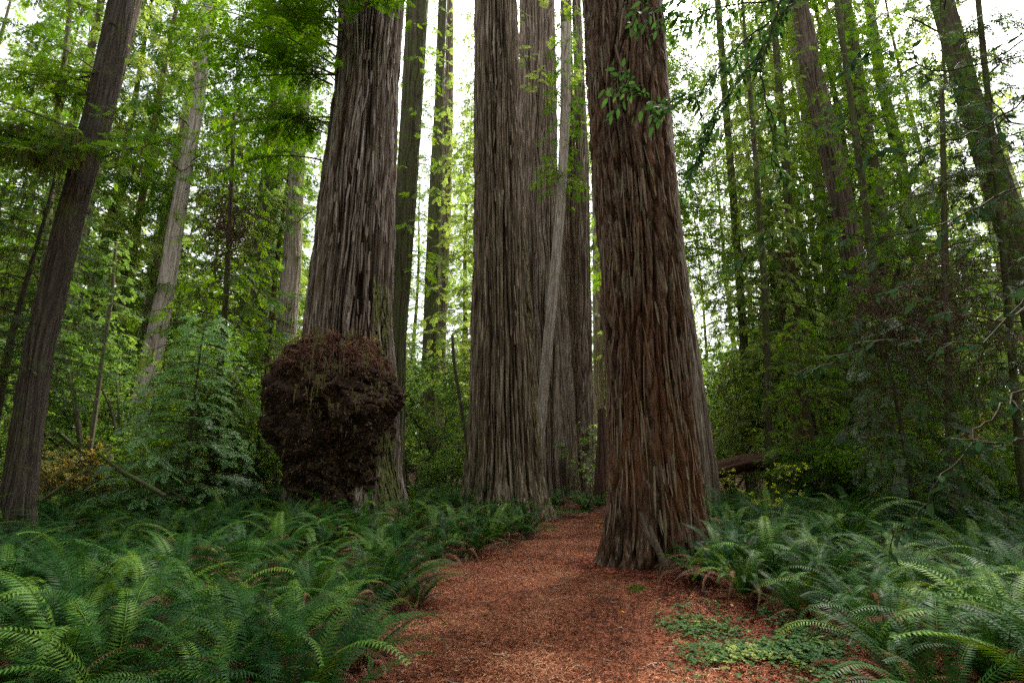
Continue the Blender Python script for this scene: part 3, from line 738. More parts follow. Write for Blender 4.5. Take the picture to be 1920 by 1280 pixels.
# ---- far-off wood, one mass
CLF = [clump_template(5, .6, .2, seed=s+9) for s in range(3)]
def far_wood():
    r = np.random.default_rng(9)
    n = 200000
    az = np.where(r.uniform(0, 1, n) < .62, r.uniform(-58, 58, n), r.uniform(58, 302, n)); az = np.where(az > 180, az-360, az); fr_ = np.abs(az) < 58; d = np.where(fr_, r.uniform(62, 105, n), r.uniform(34, 60, n))
    H = 15 + 5*pn(az*.12, 0*az, 0*az, 2) + 12*np.clip((-az-8)/15, 0, 1) + 9*np.clip((az-24)/12, 0, 1)
    H = np.where(fr_, H, 26)  # unseen ring beside and behind the camera, added to block low frontal light
    z = H*r.uniform(0, 1, n)**.9
    x = np.sin(np.radians(az))*d; y = np.cos(np.radians(az))*d
    k = pn(x*.16, y*.16, z*.2, 31) + .5*pn(x*.5, y*.5, z*.5, 32) > -.12
    x, y, z = x[k], y[k], z[k]; n = len(x)
    A = Acc()
    d_ = np.stack([r.normal(0, 1, n), r.normal(0, 1, n), r.normal(-.2, .5, n)], 1)
    put(A, CLF, np.stack([x, y, z + gz(x, y)], 1), d_, np.array([0, 0, 1.]), r.uniform(.5, 1.1, n), np.clip(.5+.5*pn(x*.2, y*.2, z*.3, 33)+r.normal(0, .15, n), 0, 1), r)
    return A
fw = far_wood()
M_farwood = leaf_mat('far_wood_leaves', (.07, .11, .03), (.13, .19, .05), trans=.5, rough=.6, c2=(.24, .28, .09))
tag(link('far_wood', fw.mesh('far_wood', M_farwood)), 'bright sunlit green wood far behind all the trunks', None, None, 'stuff')
print('far wood', time.time()-T0)

# ------------------------------------------------------------------ understory broadleaf bushes and saplings
def bush(kind, label, px, Y, h, wd_, seed, mat, leaf=.16, n=900, cat='shrub', group=None, stems=7, temps=CL, py=None, tb=.5, hollow=.35, base=0.):
    r = np.random.default_rng(seed)
    p, _ = at(px, 870, Y); x0 = p[0]; z0 = float(gz(x0, Y))
    t = thing(kind, label, cat, (x0, Y, z0), 0, group)
    W, L = Acc(), Acc()
    tips = []
    for i in range(stems):
        a = r.uniform(0, 2*pi); q = np.array([cos(a)*.1, sin(a)*.1, -.1]); P = [q]; d = norm(np.array([cos(a)*.35, sin(a)*.35, 1]))
        st = h/6
        for j in range(6):
            d = norm(d + np.array([r.normal(0, .16)*wd_, r.normal(0, .16)*wd_, 0])); P.append(P[-1]+d*st)
        P = np.array(P); W.tube(P, np.linspace(.012*h+.006, .004, 7), 4, r.uniform(0, 1))
        for j in range(2, 7):
            for q in range(3):
                b = r.uniform(0, 2*pi); l = wd_*r.uniform(.35, 1)*(1-.06*j)
                e = P[j]+np.array([cos(b)*l, sin(b)*l, r.uniform(-.15, .35)*l])
                W.tube(np.stack([P[j], (P[j]+e)/2+[0, 0, .05*l], e]), [.008, .005, .002], 3, r.uniform(0, 1))
                tips.append((P[j], e))
    k = r.integers(0, len(tips), n); u = r.uniform(.15, 1.1, n)
    A_ = np.array([tips[i][0] for i in k]); B_ = np.array([tips[i][1] for i in k])
    PP = A_ + (B_-A_)*u[:, None] + r.normal(0, .10*wd_+.02, (n, 3))
    PP[:, 2] = np.maximum(PP[:, 2], base+.1)
    D = norm(B_-A_) + r.normal(0, .5, (n, 3)); D[:, 2] *= .6
    put(L, temps, PP, D, np.array([0, 0, 1.]), leaf*r.uniform(.7, 1.35, n), np.clip(tb+.35*pn(PP[:, 0]*1.5, PP[:, 1]*1.5, PP[:, 2]*1.5, seed)+r.normal(0, .2, n), 0, 1), r)
    link('stems', W.mesh('stems', M_twig), t)
    link('foliage', L.mesh('foliage', mat), t)
    return t
# labelled by what stands beside them
B_ = [
 ('maple_sapling', 'pale green leafy sapling beneath the leaning silvery trunk', 235, 19, 7.5, 2.0, M_broad, .24, 2600, 'tree'),
 ('maple_sapling', 'bright leafy sapling between the leaning fir and crooked alder', 125, 21, 6.5, 2.0, M_broad, .26, 2200, 'tree'),
 ('maple_sapling', 'airy leafy sapling at the far left edge behind the fir', -20, 16, 5.5, 1.9, M_broad, .22, 2000, 'tree'),
 ('autumn_bush', 'yellow leaved bush right of the leaning fir above the ferns', 150, 17, 2.2, 1.5, M_yel, .15, 1200, 'shrub'),
 ('autumn_bush', 'orange tinged bush below the crooked alder trunk', 235, 18.5, 2.6, 1.5, M_yel, .15, 1400, 'shrub'),
 ('autumn_bush', 'yellow flecked thicket halfway to the burl redwood', 330, 19.5, 2.5, 1.6, M_yel, .15, 1200, 'shrub'),
 ('autumn_bush', 'small yellow leaved bush close to the burl', 455, 18, 3.0, 1.2, M_yel, .13, 900, 'shrub'),
 ('huckleberry_bush', 'fine leaved green bush hugging the left side of the burl', 450, 17, 4.6, 1.4, M_broad, .17, 2400, 'shrub'),
 ('huckleberry_bush', 'dark green bush behind the thin fir left of the burl', 385, 21, 4.0, 1.8, M_con, .2, 2000, 'shrub'),
 ('huckleberry_bush', 'mossy green bush filling the gap under the light sapling', 310, 16.5, 2.4, 1.3, M_con, .16, 1300, 'shrub'),
 ('laurel_bush', 'grey green laurel bush in the gap right of the burl redwood', 775, 22, 6.5, 1.6, M_broad, .22, 2600, 'shrub'),
 ('laurel_bush', 'bright laurel bush below the framed greenish trunk', 830, 27, 7.5, 1.9, M_broad, .26, 2400, 'shrub'),
 ('huckleberry_bush', 'low leafy bush at the left foot of the ribbed redwood', 845, 18.5, 1.9, .9, M_broad, .14, 1100, 'shrub'),
 ('huckleberry_bush', 'green bush showing between the far trunks and shaggy redwood', 1128, 24, 3.4, .9, M_broad, .17, 700, 'shrub'),
 ('maple_sapling', 'sunlit leafy sapling just right of the shaggy redwood', 1365, 30, 9.5, 2.6, M_broad, .34, 2400, 'tree'),
 ('maple_sapling', 'glowing green sapling behind the mossy hemlock', 1450, 34, 12, 3.2, M_broad, .38, 2600, 'tree'),
 ('huckleberry_bush', 'light green bush among ferns under the mossy hemlock', 1520, 19, 2.5, 1.5, M_broad, .17, 1700, 'shrub'),
 ('huckleberry_bush', 'grey leaved bush in front of the reddish trunk bases', 1590, 16, 2.4, 1.4, M_con, .16, 1700, 'shrub'),
 ('huckleberry_bush', 'deep green bush under the drooping dark boughs', 1690, 15, 2.6, 1.5, M_con, .16, 1700, 'shrub'),
 ('autumn_bush', 'golden leaved bush glimpsed behind dark boughs at right', 1790, 20, 4.0, 1.5, M_yel, .16, 900, 'shrub'),
 ('maple_sapling', 'light green sapling behind the dark boughs at the right', 1850, 24, 8.5, 2.6, M_broad, .32, 2400, 'tree'),
 ('maple_sapling', 'tall green sapling right of the shaded reddish trunk', 1640, 28, 9, 2.8, M_broad, .34, 2600, 'tree'),
 ('huckleberry_bush', 'shaded bush at the far right beyond the ferns', 1900, 14, 2.4, 1.6, M_con, .16, 1500, 'shrub'),
 ('maple_sapling', 'slim leafy sapling in the gap behind the fallen branches', 520, 26, 8.5, 2.4, M_broad, .3, 2400, 'tree'),
 ('maple_sapling', 'tall pale leafy sapling behind the crooked alder', 330, 30, 11, 3.0, M_broad, .36, 2400, 'tree'),
]
for i, (kd, lb, px, Y, h, wd_, mt, lf, n, ct) in enumerate(B_):
    bush(kd, lb, px, Y, h, wd_, 300+i, mt, lf, n, ct)
bush('yellow_sapling', 'small bright yellow leaved sapling beside the fallen log', 1432, 13, 1.75, .35, 340, M_yelg, .11, 120, 'sapling', stems=3)
print('bushes', time.time()-T0)

# ---- light green young redwood at left (photo 240-440, 490-860)
def sapling_conifer(label, px, Y, h, Lm, seed, mat, nb=70, spray=.32, tb=.5, mossn=0, kind='young_redwood', h0=.6, droop=.35):
    p, _ = at(px, 870, Y); z0 = float(gz(p[0], Y))
    t = thing(kind, label, 'tree', (p[0], Y, z0))
    A = Acc(); zz = np.linspace(-.2, h, 14); A.tube(np.stack([.03*np.sin(zz), .03*np.cos(zz*.8), zz], 1), .012*(h-zz)+.008, 7, .4)
    link('trunk', A.mesh('trunk', M_twig, True), t)
    add_crown(t, conifer_crown(seed, h0, h, Lm, nb, temps=SP, spray=spray, gap=.55, droop=droop, dens=1.1, mossn=mossn, r0=.05, tb=tb, power=.9), mat)
    return t
sapling_conifer('feathery light green young redwood under the leaning silvery trunk', 348, 13.5, 5.6, 1.9, 401, M_conlight, 64, .36, .5)
sapling_conifer('dark mossy young redwood in front of the yellow thicket', 395, 15.5, 4.2, 1.6, 402, M_con, 46, .3, .35, 5)
sapling_conifer('small bright young redwood crowding the burl from the left', 480, 16.5, 6.0, 1.7, 403, M_con, 60, .34, .6)
sapling_conifer('drooping young hemlock right of the mossy hemlock trunk', 1530, 17, 6.5, 2.0, 404, M_con, 64, .34, .5, 6, 'young_hemlock')
sapling_conifer('dark young hemlock at the left frame edge behind the fir', -30, 11, 9.5, 2.1, 405, M_condark, 80, .32, .5, 5, 'young_hemlock', 3.0)
sapling_conifer('airy young hemlock right of the gap behind the shaggy redwood', 1395, 22, 6.0, 1.8, 406, M_confar, 50, .38, .5, 6, 'young_hemlock', .8)
sapling_conifer('shadowy young hemlock with drooping twigs under the dark boughs', 1700, 11.5, 5.2, 2.0, 407, M_condark, 44, .4, .4, 3, 'young_hemlock', .8, .8)
print('saplings', time.time()-T0)

# ------------------------------------------------------------------ boughs in front of the burl redwood (upper left)
def world_bough(acc, r, px, py, Y, az, L, **k):
    p, _ = at(px, py, Y)
    return bough(acc[0], acc[1], r, p-acc[3], az, L, moss=acc[2], **k)
def sprout_group(parent, name, items, mat, seed, spray=.26, gap=.5, mossn=6):
    """items: (photo x, photo y, distance, azimuth deg, length, rise, droop)"""
    r = np.random.default_rng(seed); org = np.array(parent.location)
    acc = (Acc(), Acc(), Acc(), org)
    for (px, py, Y, az, L, el, dr) in items:
        world_bough(acc, r, px, py, Y, radians(az), L, el0=el, droop=dr, temps=SP, spray=spray, gap=gap, dens=1.15, mossn=mossn, tbase=r.uniform(.35, .75), inner=.06)
    add_crown(parent, acc[:3], mat, name=name)
itemsA = [(628, 140, 13.6, 195, 4.6, .25, .42), (624, 160, 13.4, 215, 4.2, .1, .5), (632, 110, 13.4, 235, 4.0, .3, .4), (640, 60, 13.4, 200, 5.2, .35, .4), (650, 20, 13.2, 225, 5.0, .3, .45),
           (690, 10, 13.0, 275, 2.6, .2, .6), (720, 30, 13.2, 300, 1.8, .25, .6), (645, 40, 13.4, 180, 4.8, .2, .4), (618, 230, 13.6, 205, 3.4, -.1, .5), (602, 300, 13.8, 200, 3.0, .0, .6),
          (635, 90, 13.4, 185, 5.0, .45, .35), (650, 70, 13.2, 262, 2.6, .35, .45), (612, 250, 13.6, 190, 2.6, .3, .6)]
rA = np.random.default_rng(5)
for k in range(16):
    itemsA.append((rA.uniform(628, 750), rA.uniform(-120, 30), 13.0, rA.uniform(225, 315), rA.uniform(1.2, 2.4), rA.uniform(0, .3), rA.uniform(.5, .8)))
for k in range(9):
    py_ = rA.uniform(-20, 270); itemsA.append((646-py_*.1, py_, 13.4, rA.uniform(170, 262), rA.uniform(2.6, 5.4)*(1 if py_ < 150 else .7), rA.uniform(-.1, .4), rA.uniform(.35, .65)))
sprout_group(tA, 'branches', itemsA, M_conA, 501, .34, .45)

# mossy limbs and dark twig clusters on the leaning fir (K)
tK, iK = FAR['K']
rK = np.random.default_rng(6)
itK = [(180, 285, 9.8, -8, 2.4, .0, .1), (185, 300, 9.6, -30, 2.0, -.1, .1), (195, 225, 9.8, -10, .9, .0, -.1), (20, 790, 9.7, 265, .7, .3, .6), (40, 690, 9.8, 195, .9, .2, .6)]
for k in range(20):
    py_ = rK.uniform(-80, 330) if k < 11 else rK.uniform(240, 330); itK.append((232-py_*.28, py_, 9.8, rK.uniform(165, 235), rK.uniform(1.2, 3.2), rK.uniform(-.05, .3), rK.uniform(.3, .5)))
for k in range(7): itK.append((165, 285+rK.uniform(-25, 25), 9.5, rK.uniform(180, 340), rK.uniform(.6, 1.1), .2, .9))
sprout_group(tK, 'branches', itK, M_con, 502, .26, .45, 16)


# small spray cluster hanging in front of the leaning trunk
tD, iD = FAR['D']
sprout_group(tD, 'sprouts', [(1055, 330, 21.2, 185, 1.7, .1, .5), (1055, 325, 21.2, 215, 1.5, .2, .5), (1058, 340, 21.2, -10, 1.3, .1, .6), (1058, 345, 21.0, -50, 1.3, .0, .7), (1056, 330, 21.0, 250, 1.1, .2, .6), (1060, 180, 21.2, 190, 1.0, .1, .5),
             (1060, 160, 21.2, 230, 1.1, .3, .6), (1062, 200, 21.2, -30, 1.0, .0, .8)], M_con, 503, .3, .5)

# ------------------------------------------------------------------ dangling clusters of bare dead twigs (photo 430,430)
def dead_clump(label, px, py, Y, w_, h, n, seed, dark=True):
    r = np.random.default_rng(seed); c, _ = at(px, py, Y)
    A = Acc()
    for i in range(n):
        a = r.uniform(0, 2*pi); q = r.normal(0, 1, 3)*np.array([w_*.42, w_*.3, h*.35]); P = [q]; d = norm(r.normal(0, 1, 3)+[0, 0, -.5])
        for j in range(4): d = norm(d+r.normal(0, .5, 3)+[0, 0, -.15]); P.append(P[-1]+d*r.uniform(.06, .14))
        A.tube(np.array(P), np.linspace(.012, .004, 5), 3, r.uniform(0, .6))
    o = link('dead_twig_cluster', A.mesh('dead_twig_cluster', M_deadtwig), None, c)
    return tag(o, label, 'dead twigs')
dead_clump('dark tangled cluster of dead twigs hanging above the light young redwood', 432, 425, 13.4, 1.1, 1.6, 620, 511)

# ------------------------------------------------------------------ the burl
def build_burl():
    r = np.random.default_rng(12)
    nth, nz = 520, 420
    # outline rows of the burl in the photo (y, left, right)
    prof = [(632, 606, 672), (648, 578, 704), (668, 548, 726), (690, 524, 744), (712, 502, 752), (740, 492, 757), (770, 493, 755), (795, 503, 748), (830, 510, 730), (860, 522, 708), (890, 535, 690), (915, 545, 676), (945, 552, 664), (990, 556, 655)]
    Yc = YA - .95
    zs, xs, rs = [], [], []
    for py, xl, xr in prof:
        p, t = at((xl+xr)/2, py, Yc); zs.append(p[2]); xs.append(p[0]); rs.append((xr-xl)/2/F*t)
    o = np.argsort(zs); zs = np.array(zs)[o]; xs = np.array(xs)[o]; rs = np.array(rs)[o]
    z = np.linspace(zs[0], zs[-1]+.02, nz); th = np.linspace(0, 2*pi, nth, endpoint=False)
    cx = np.interp(z, zs, xs); R = np.interp(z, zs, rs)
    kk = np.ones(13)/13; R = np.convolve(np.pad(R, 6, 'edge'), kk, 'valid'); cx = np.convolve(np.pad(cx, 6, 'edge'), kk, 'valid')
    u = np.clip((zs[-1]-z)/.2, 0, 1)**.5; R = R*(.2+.8*u)
    TH, Z = np.meshgrid(th, z); Rm = R[:, None]
    depth = .8
    X = np.cos(TH)*Rm; Y_ = np.sin(TH)*Rm*depth
    def billow(s, seed): return 1-np.abs(pn(X*s, Y_*s+3, Z*s, seed))*2
    wx = .3*pn(X*1.5, Y_*1.5, Z*1.5, 71); wz = .3*pn(X*1.5, Y_*1.5, Z*1.5, 72)
    def lumps(s, seed):   # rounded knobs
        n = pn((X+wx)*s, (Y_)*s, (Z+wz)*s, seed); return 1-np.clip(np.abs(n)*2.4, 0, 1)
    def knobs(s, seed):
        n = pn((X+wx)*s, Y_*s, (Z+wz)*s, seed); return np.sqrt(np.clip(np.abs(n)*2.2, 0, 1))
    def domes(nc, rad, seed, warp=.0):
        # rounded knobs of radius rad round nc random centres, cusps between them
        q = np.random.default_rng(seed); ct = q.uniform(0, 2*pi, nc); cz = q.uniform(zs[0]-.1, zs[-1]+.1, nc)
        Rc = np.interp(cz, z, R); P = np.stack([np.cos(ct)*Rc, np.sin(ct)*Rc*depth, cz], 1); rr = rad*q.uniform(.55, 1.25, nc); hh = q.uniform(.6, 1.1, nc)
        G_ = np.stack([X+warp*pn(X*4, Y_*4, Z*4, seed), Y_+warp*pn(X*4, Y_*4+9, Z*4, seed), Z+warp*pn(X*4+5, Y_*4, Z*4, seed)], -1).reshape(-1, 3).astype(np.float32)
        out = np.zeros(len(G_), np.float32)
        for c in range(nc):
            m_ = np.abs(G_[:, 2]-P[c, 2]) < rr[c]
            d2 = ((G_[m_]-P[c])**2).sum(1)/rr[c]**2
            out[m_] = np.maximum(out[m_], hh[c]*rr[c]*np.sqrt(np.clip(1-d2, 0, 1)))
        return out.reshape(X.shape)
    d1 = domes(42, .55, 90, .1); d2_ = domes(260, .22, 91, .08); d3 = domes(1100, .10, 92, .04)
    k2 = np.clip(d2_/.2, 0, 1); k3 = np.clip(d3/.09, 0, 1)
    pits = domes(70, .20, 93, .06); gash = np.clip(1-np.abs(pn(X*2.2+wx, Y_*2.2, Z*2.2+wz, 94))/.12, 0, 1)
    fine_ = fbm(X*14, Y_*14, Z*14, 3, 95)
    D = .62*d1 + .8*d2_ + .8*d3 + .022*fine_ - 1.1*pits - .10*gash - .26 + .22*pn(X*.9, Y_*.9, Z*.9, 85)
    D = D*np.clip(Rm/.7, .2, 1)
    RR = Rm + D
    Xw = cx[:, None] + np.cos(TH)*RR; Yw = Yc + np.sin(TH)*RR*depth
    Zw = Z + .08*d2_
    V = np.stack([Xw, Yw, Zw], -1).reshape(-1, 3)
    i = np.arange(nz-1)[:, None]*nth; j = np.arange(nth)[None]
    Q = np.stack([i+j, i+(j+1) % nth, i+nth+(j+1) % nth, i+nth+j], -1).reshape(-1, 4)
    V = np.vstack([V, [[cx[-1], Yc, z[-1]+.05]]]); c = len(V)-1
    b = (nz-1)*nth; T = np.stack([b+np.arange(nth), b+(np.arange(nth)+1) % nth, np.full(nth, c)], 1)
    tint = np.concatenate([np.clip(k2*.5+k3*.5, 0, 1).ravel(), [.5]])
    org = np.array(tA.location)
    me = newmesh('burl', V-org, Q, M_burl, tint, True, T)
    ob = link('burl', me, tA)
    # rootlets, fringe and debris over the top
    A = Acc(); Mo = Acc(); Lf = Acc()
    idx_top = np.where(Z.ravel() > zs[-1]-1.15)[0]
    VV = V[:-1]
    nrm = np.stack([np.cos(TH), np.sin(TH)*1.2, 0*TH], -1).reshape(-1, 3)
    front = (np.sin(TH).ravel() < .25)
    cand = idx_top[front[idx_top]]
    prob = np.exp(-(zs[-1]-Z.ravel()[cand])/.40)*np.clip(.5+1.8*pn(X.ravel()[cand]*2.2, 0*X.ravel()[cand], Z.ravel()[cand]*2.2, 99), .03, 2); prob /= prob.sum()
    for q in r.choice(cand, 3400, p=prob):
        p = VV[q]; d = norm(nrm[q]*r.uniform(.2, 1)+r.normal(0, .6, 3)+np.array([0, 0, .1])); P = [p-nrm[q]*.03]
        L = r.uniform(.1, .3)*(1+1.6*(r.uniform() < .12)); 
        for j in range(4):
            P.append(P[-1]+d*L/4); d = norm(d+np.array([0, 0, -.25])+r.normal(0, .5, 3))
        A.tube(np.array(P)-org, [.010, .009, .008, .006, .003], 3, r.uniform(0, 1))
    # long hanging fringes on the right shoulder
    for k in range(600):
        q = r.choice(cand); 
        th_ = r.choice([r.uniform(-1.0, .15), r.uniform(-2.2, -.75), r.uniform(-3.2, -2.2)], p=[.5, .28, .22])
        zz = zs[-1]-r.uniform(.35, .85)
        iz = np.argmin(np.abs(z-zz)); it = int((th_ % (2*pi))/(2*pi)*nth) % nth
        p = VV[iz*nth+it]+np.array([cos(th_)*.05, sin(th_)*.05, .05]); P = [p]; L = r.uniform(.25, .75); d = np.array([cos(th_)*.3, sin(th_)*.3, -1.])
        for j in range(5): P.append(P[-1]+norm(d+r.normal(0, .16, 3))*L/5)
        A.tube(np.array(P)-org, np.linspace(.008, .003, 6), 3, r.uniform(.2, 1))
    Sh = Acc(); m = 9000; fr_ok = np.where(np.sin(TH).ravel() < .35)[0]; q = r.choice(fr_ok, m)
    nn = norm(nrm[q]+r.normal(0, .35, (m, 3))); dd = norm(np.cross(nn, r.normal(0, 1, (m, 3)))+nn*r.uniform(.1, 1.1, m)[:, None]); dd[:, 2] -= .3
    Ms = frames(dd, nn); Ls = r.uniform(.03, .10, m); Ms[:, 0] *= Ls[:, None]; Ms[:, 1] *= (Ls*r.uniform(.15, .6, m))[:, None]; Ms[:, 2] *= Ls[:, None]
    Sh.inst(np.array([[-.1, -.3, -.1], [.45, -.5, .12], [1, .1, .2], [.3, .5, .05]]), np.array([[0, 1, 2, 3]]), Ms, VV[q]-org, r.uniform(0, 1, m)**1.5)
    for (px, py, n_, hh) in [(665, 745, 9, .3), (735, 700, 10, .3), (628, 690, 12, .4), (690, 675, 12, .3), (570, 690, 8, .3), (615, 770, 9, .35), (600, 640, 10, .4), (645, 640, 8, .4), (586, 720, 6, .7), (710, 740, 7, .35), (650, 800, 6, .2)]:
        Yf = 11.62 if 560 < px < 700 else 12.0
        c0, _ = at(px, py-10, Yf)
        m = n_; P = c0 + r.normal(0, 1, (m, 3))*np.array([.13, .12, .12])
        M = frames(np.stack([np.cos(np.arange(m)), np.sin(np.arange(m)), 0.*np.arange(m)], 1), np.broadcast_to([0, 0, 1.], (m, 3)))*r.uniform(.2, hh, m)[:, None, None]
        kk_ = r.integers(0, 3, m)
        for i in range(3): Mo.inst(ST[i][0], ST[i][1], M[kk_ == i], P[kk_ == i]-org, r.uniform(.2, 1, (kk_ == i).sum()))
    # tiny yellow leaves caught on top
    m = 60; q = r.choice(cand, m, p=prob); P = VV[q]+nrm[q]*.08+np.array([0, 0, .1])
    put(Lf, [clump_template(3, .5, .18, s) for s in range(3)], P-org, r.normal(0, 1, (m, 3)), np.array([0, 0, 1.]), r.uniform(.06, .13, m), r.uniform(.5, 1, m), r)
    link('root_fringe', multi('root_fringe', [(A, M_root), (Sh, M_shard), (Mo, M_moss), (Lf, M_yel)]), ob)
    return ob
def burl_mat():
    m, n, b = nodes('burl_bark')
    v = coordmap(n, (1, 1, 1)); f = noise(n, v, 5, 6, .7); g = noise(n, v, 38, 5, .75)
    col = ramp(n, f, [(.38, (.028, .016, .011)), (.55, (.08, .047, .031)), (.70, (.20, .12, .078))]).outputs[0]
    col = mixc(n, ramp(n, noise(n, v, 9, 5, .7), [(.58, (0, 0, 0)), (.7, (.6, .6, .6))]).outputs[0], col, (.10, .09, .055))
    vv = ramp(n, g, [(.3, (.5, .5, .5)), (.7, (1.5, 1.5, 1.5))])
    n.links.new(mixc(n, 1.0, col, vv.outputs[0], 'MULTIPLY'), b.inputs['Base Color'])
    b.inputs['Roughness'].default_value = .9; b.inputs['Specular IOR Level'].default_value = .2
    bp = n.nodes.new('ShaderNodeBump'); bp.inputs['Strength'].default_value = 1.; bp.inputs['Distance'].default_value = .06
    n.links.new(g, bp.inputs['Height']); n.links.new(bp.outputs[0], b.inputs['Normal'])
    return m
M_burl = burl_mat()
M_shard = plain_mat('burl_shard', (.04, .021, .014), (.27, .15, .095))
M_root = plain_mat('rootlets', (.05, .024, .016), (.30, .145, .095))
build_burl()
print('burl', time.time()-T0)

# ------------------------------------------------------------------ peeling strips on the shaggy redwood
def bark_strips(t, inf, n, mat, seed, zr=(.2, 12), L=(.12, .6), w_=(.008, .028), azr=(-3.2, .1), lift=.03, name='peeling_bark', off=.0):
    r = np.random.default_rng(seed); A = Acc(); org = np.array(t.location)
    for i in range(n):
        z = zr[0]+(zr[1]-zr[0])*r.uniform()**1.2; az = r.uniform(*azr); l = r.uniform(*L); ww = r.uniform(*w_)
        dr = r.normal(0, .09); m = 5; s_ = np.linspace(0, 1, m); V = []
        for j in range(m):
            zz = z + l*(1-s_[j]); a = az + dr*l*s_[j]/inf['r'][0]
            o = off + lift*s_[j]**2*r.uniform(.6, 1.2)
            p = surf(inf, zz, a, o); tg = np.array([-sin(a), cos(a), 0]); wj = ww*(.5+.6*sin(pi*min(1, s_[j]*.9+.1)))*(1 if j < m-1 else .25)
            q = r.normal(0, .003, 3)
            V += [p-tg*wj+q, p+tg*wj+q]
        A.add(np.array(V)-org, [[2*j, 2*j+1, 2*j+3, 2*j+2] for j in range(m-1)], r.uniform(0, 1))
    append_to(child(t, 'trunk'), A, mat)
M_stripG = plain_mat('bark_strip', (.10, .05, .033), (.24, .19, .13), sc=20)
bark_strips(tG, iG, 420, M_stripG, 601, (.3, 12.5), L=(.2, .9), w_=(.006, .018), off=.03)
bark_strips(tA, iA, 260, plain_mat('bark_strip_grey', (.13, .08, .06), (.3, .24, .2), sc=20), 602, (3.5, 15), (.2, .9), (.01, .03), off=-.01, lift=.05)
bark_strips(tB, iB, 200, plain_mat('bark_strip_brown', (.11, .07, .05), (.26, .2, .14), sc=20), 603, (.3, 17), (.2, .9), (.01, .03), off=-.01, lift=.04)
# mossy streak on the right flank of the burl redwood and the foot of the ribbed redwood
M_mossb = plain_mat('bark_moss', (.07, .075, .022), (.16, .16, .05), sc=14)
bark_strips(tA, iA, 520, M_mossb, 604, (.1, 6.5), (.1, .5), (.012, .035), (-.75, -.1), .02, 'bark_moss', -.02)
bark_strips(tB, iB, 420, M_mossb, 605, (.05, 9), (.08, .35), (.01, .03), (-.6, .1), .02, 'bark_moss', -.01)

# buttress root and slanting dead stick at the shaggy redwood's foot
def roots():
    r = np.random.default_rng(5); org = np.array(tG.location); A = Acc()
    P = [at(1218, 985, 7.74)[0], at(1226, 1010, 7.64)[0], at(1240, 1045, 7.54)[0], at(1256, 1075, 7.46)[0], at(1266, 1100, 7.36)[0]]
    A.tube(np.array(P)-org, [.03, .045, .05, .04, .03], 9, .4)
    P = [at(1200, 960, 7.8)[0], at(1212, 1000, 7.7)[0], at(1232, 1030, 7.6)[0]]
    A.tube(np.array(P)-org, [.03, .05, .035], 8, .6)
    link('surface_root', A.mesh('surface_root', plain_mat('root_wood', (.07, .048, .034), (.14, .105, .075), sc=22, bump=.8), True), tG)
roots()

# ------------------------------------------------------------------ ferns
def frond(A, r, base, az, L, e0, e1, pmax, npair=26, t=.5, curl=0., vee=.25, seg=12):
    s = np.linspace(0, 1, seg+1)
    el = e0 + (e1-e0)*s**1.6
    azz = az + curl*s**2
    d = np.stack([np.cos(azz)*np.cos(el), np.sin(azz)*np.cos(el), np.sin(el)], 1)
    P = base + np.concatenate([[np.zeros(3)], np.cumsum(d[:-1]*L/seg, 0)])
    A.tube(P, np.linspace(.0045, .0015, seg+1), 3, np.clip(t+.25, 0, 1))
    ss = np.linspace(.13, .99, npair)
    Pp = np.stack([np.interp(ss, s, P[:, c]) for c in range(3)], 1); D = norm(np.stack([np.interp(ss, s, d[:, c]) for c in range(3)], 1))
    side = norm(np.cross(D, [0, 0, 1.])); nn = np.cross(side, D)
    roll = r.normal(0, .25)
    side, nn = side*cos(roll)+nn*sin(roll), nn*cos(roll)-side*sin(roll)
    ln = pmax*np.minimum(1, (ss-.02)/.22)**.6*np.maximum(0.06, (1-ss))**.55*1.15
    wv = max(.006, .088*pmax)*np.ones(npair)*(0.6+.4*(1-ss))
    for sg in (1, -1):
        l = ln*r.uniform(.9, 1.08, npair)
        dd = norm(side*sg + D*(.32+r.normal(0, .05, npair)[:, None]) + nn*vee*r.uniform(.3, 1))
        a = D
        p0 = Pp; p1 = Pp+dd*(l*.35)[:, None]+a*wv[:, None]; p3 = Pp+dd*(l*.35)[:, None]-a*wv[:, None]
        p2 = Pp+dd*l[:, None]-nn*(l*.28)[:, None]+D*(l*.12)[:, None]
        V = np.stack([p0, p1, p2, p3], 1).reshape(-1, 3)
        A.add(V, np.arange(npair*4).reshape(-1, 4), np.repeat(np.clip(t+r.normal(0, .06, npair), 0, 1), 4))
def fern_meshes(seed, nf, L, npair=26, dead=5, spread=1., seg=12):
    r = np.random.default_rng(seed); G, Dd = Acc(), Acc()
    for i in range(nf):
        az = i*2.399+r.normal(0, .3); lay = i/nf
        e0 = radians(82-36*lay*spread+r.normal(0, 7)); e1 = radians(r.uniform(-75, -5) - 10*lay)
        l = L*r.uniform(.7, 1.12)
        t = np.clip(r.choice([.1, .5, .9], p=[.4, .42, .18])+r.normal(0, .1), 0, 1)
        frond(G, r, np.array([cos(az)*.05, sin(az)*.05, .02]), az, l, e0, e1, (.088*l/.9)*r.uniform(.85, 1.2), npair, t, r.normal(0, .35), seg=seg)
    for i in range(dead):
        az = r.uniform(0, 2*pi); l = L*r.uniform(.45, .95)
        frond(Dd, r, np.array([cos(az)*.06, sin(az)*.06, .03]), az, l, radians(r.uniform(15, 68)), radians(r.uniform(-95, -50)), .06*l, npair, r.uniform(0, 1), r.normal(0, .8), vee=-.6, seg=seg)
    return G, Dd
protos = []
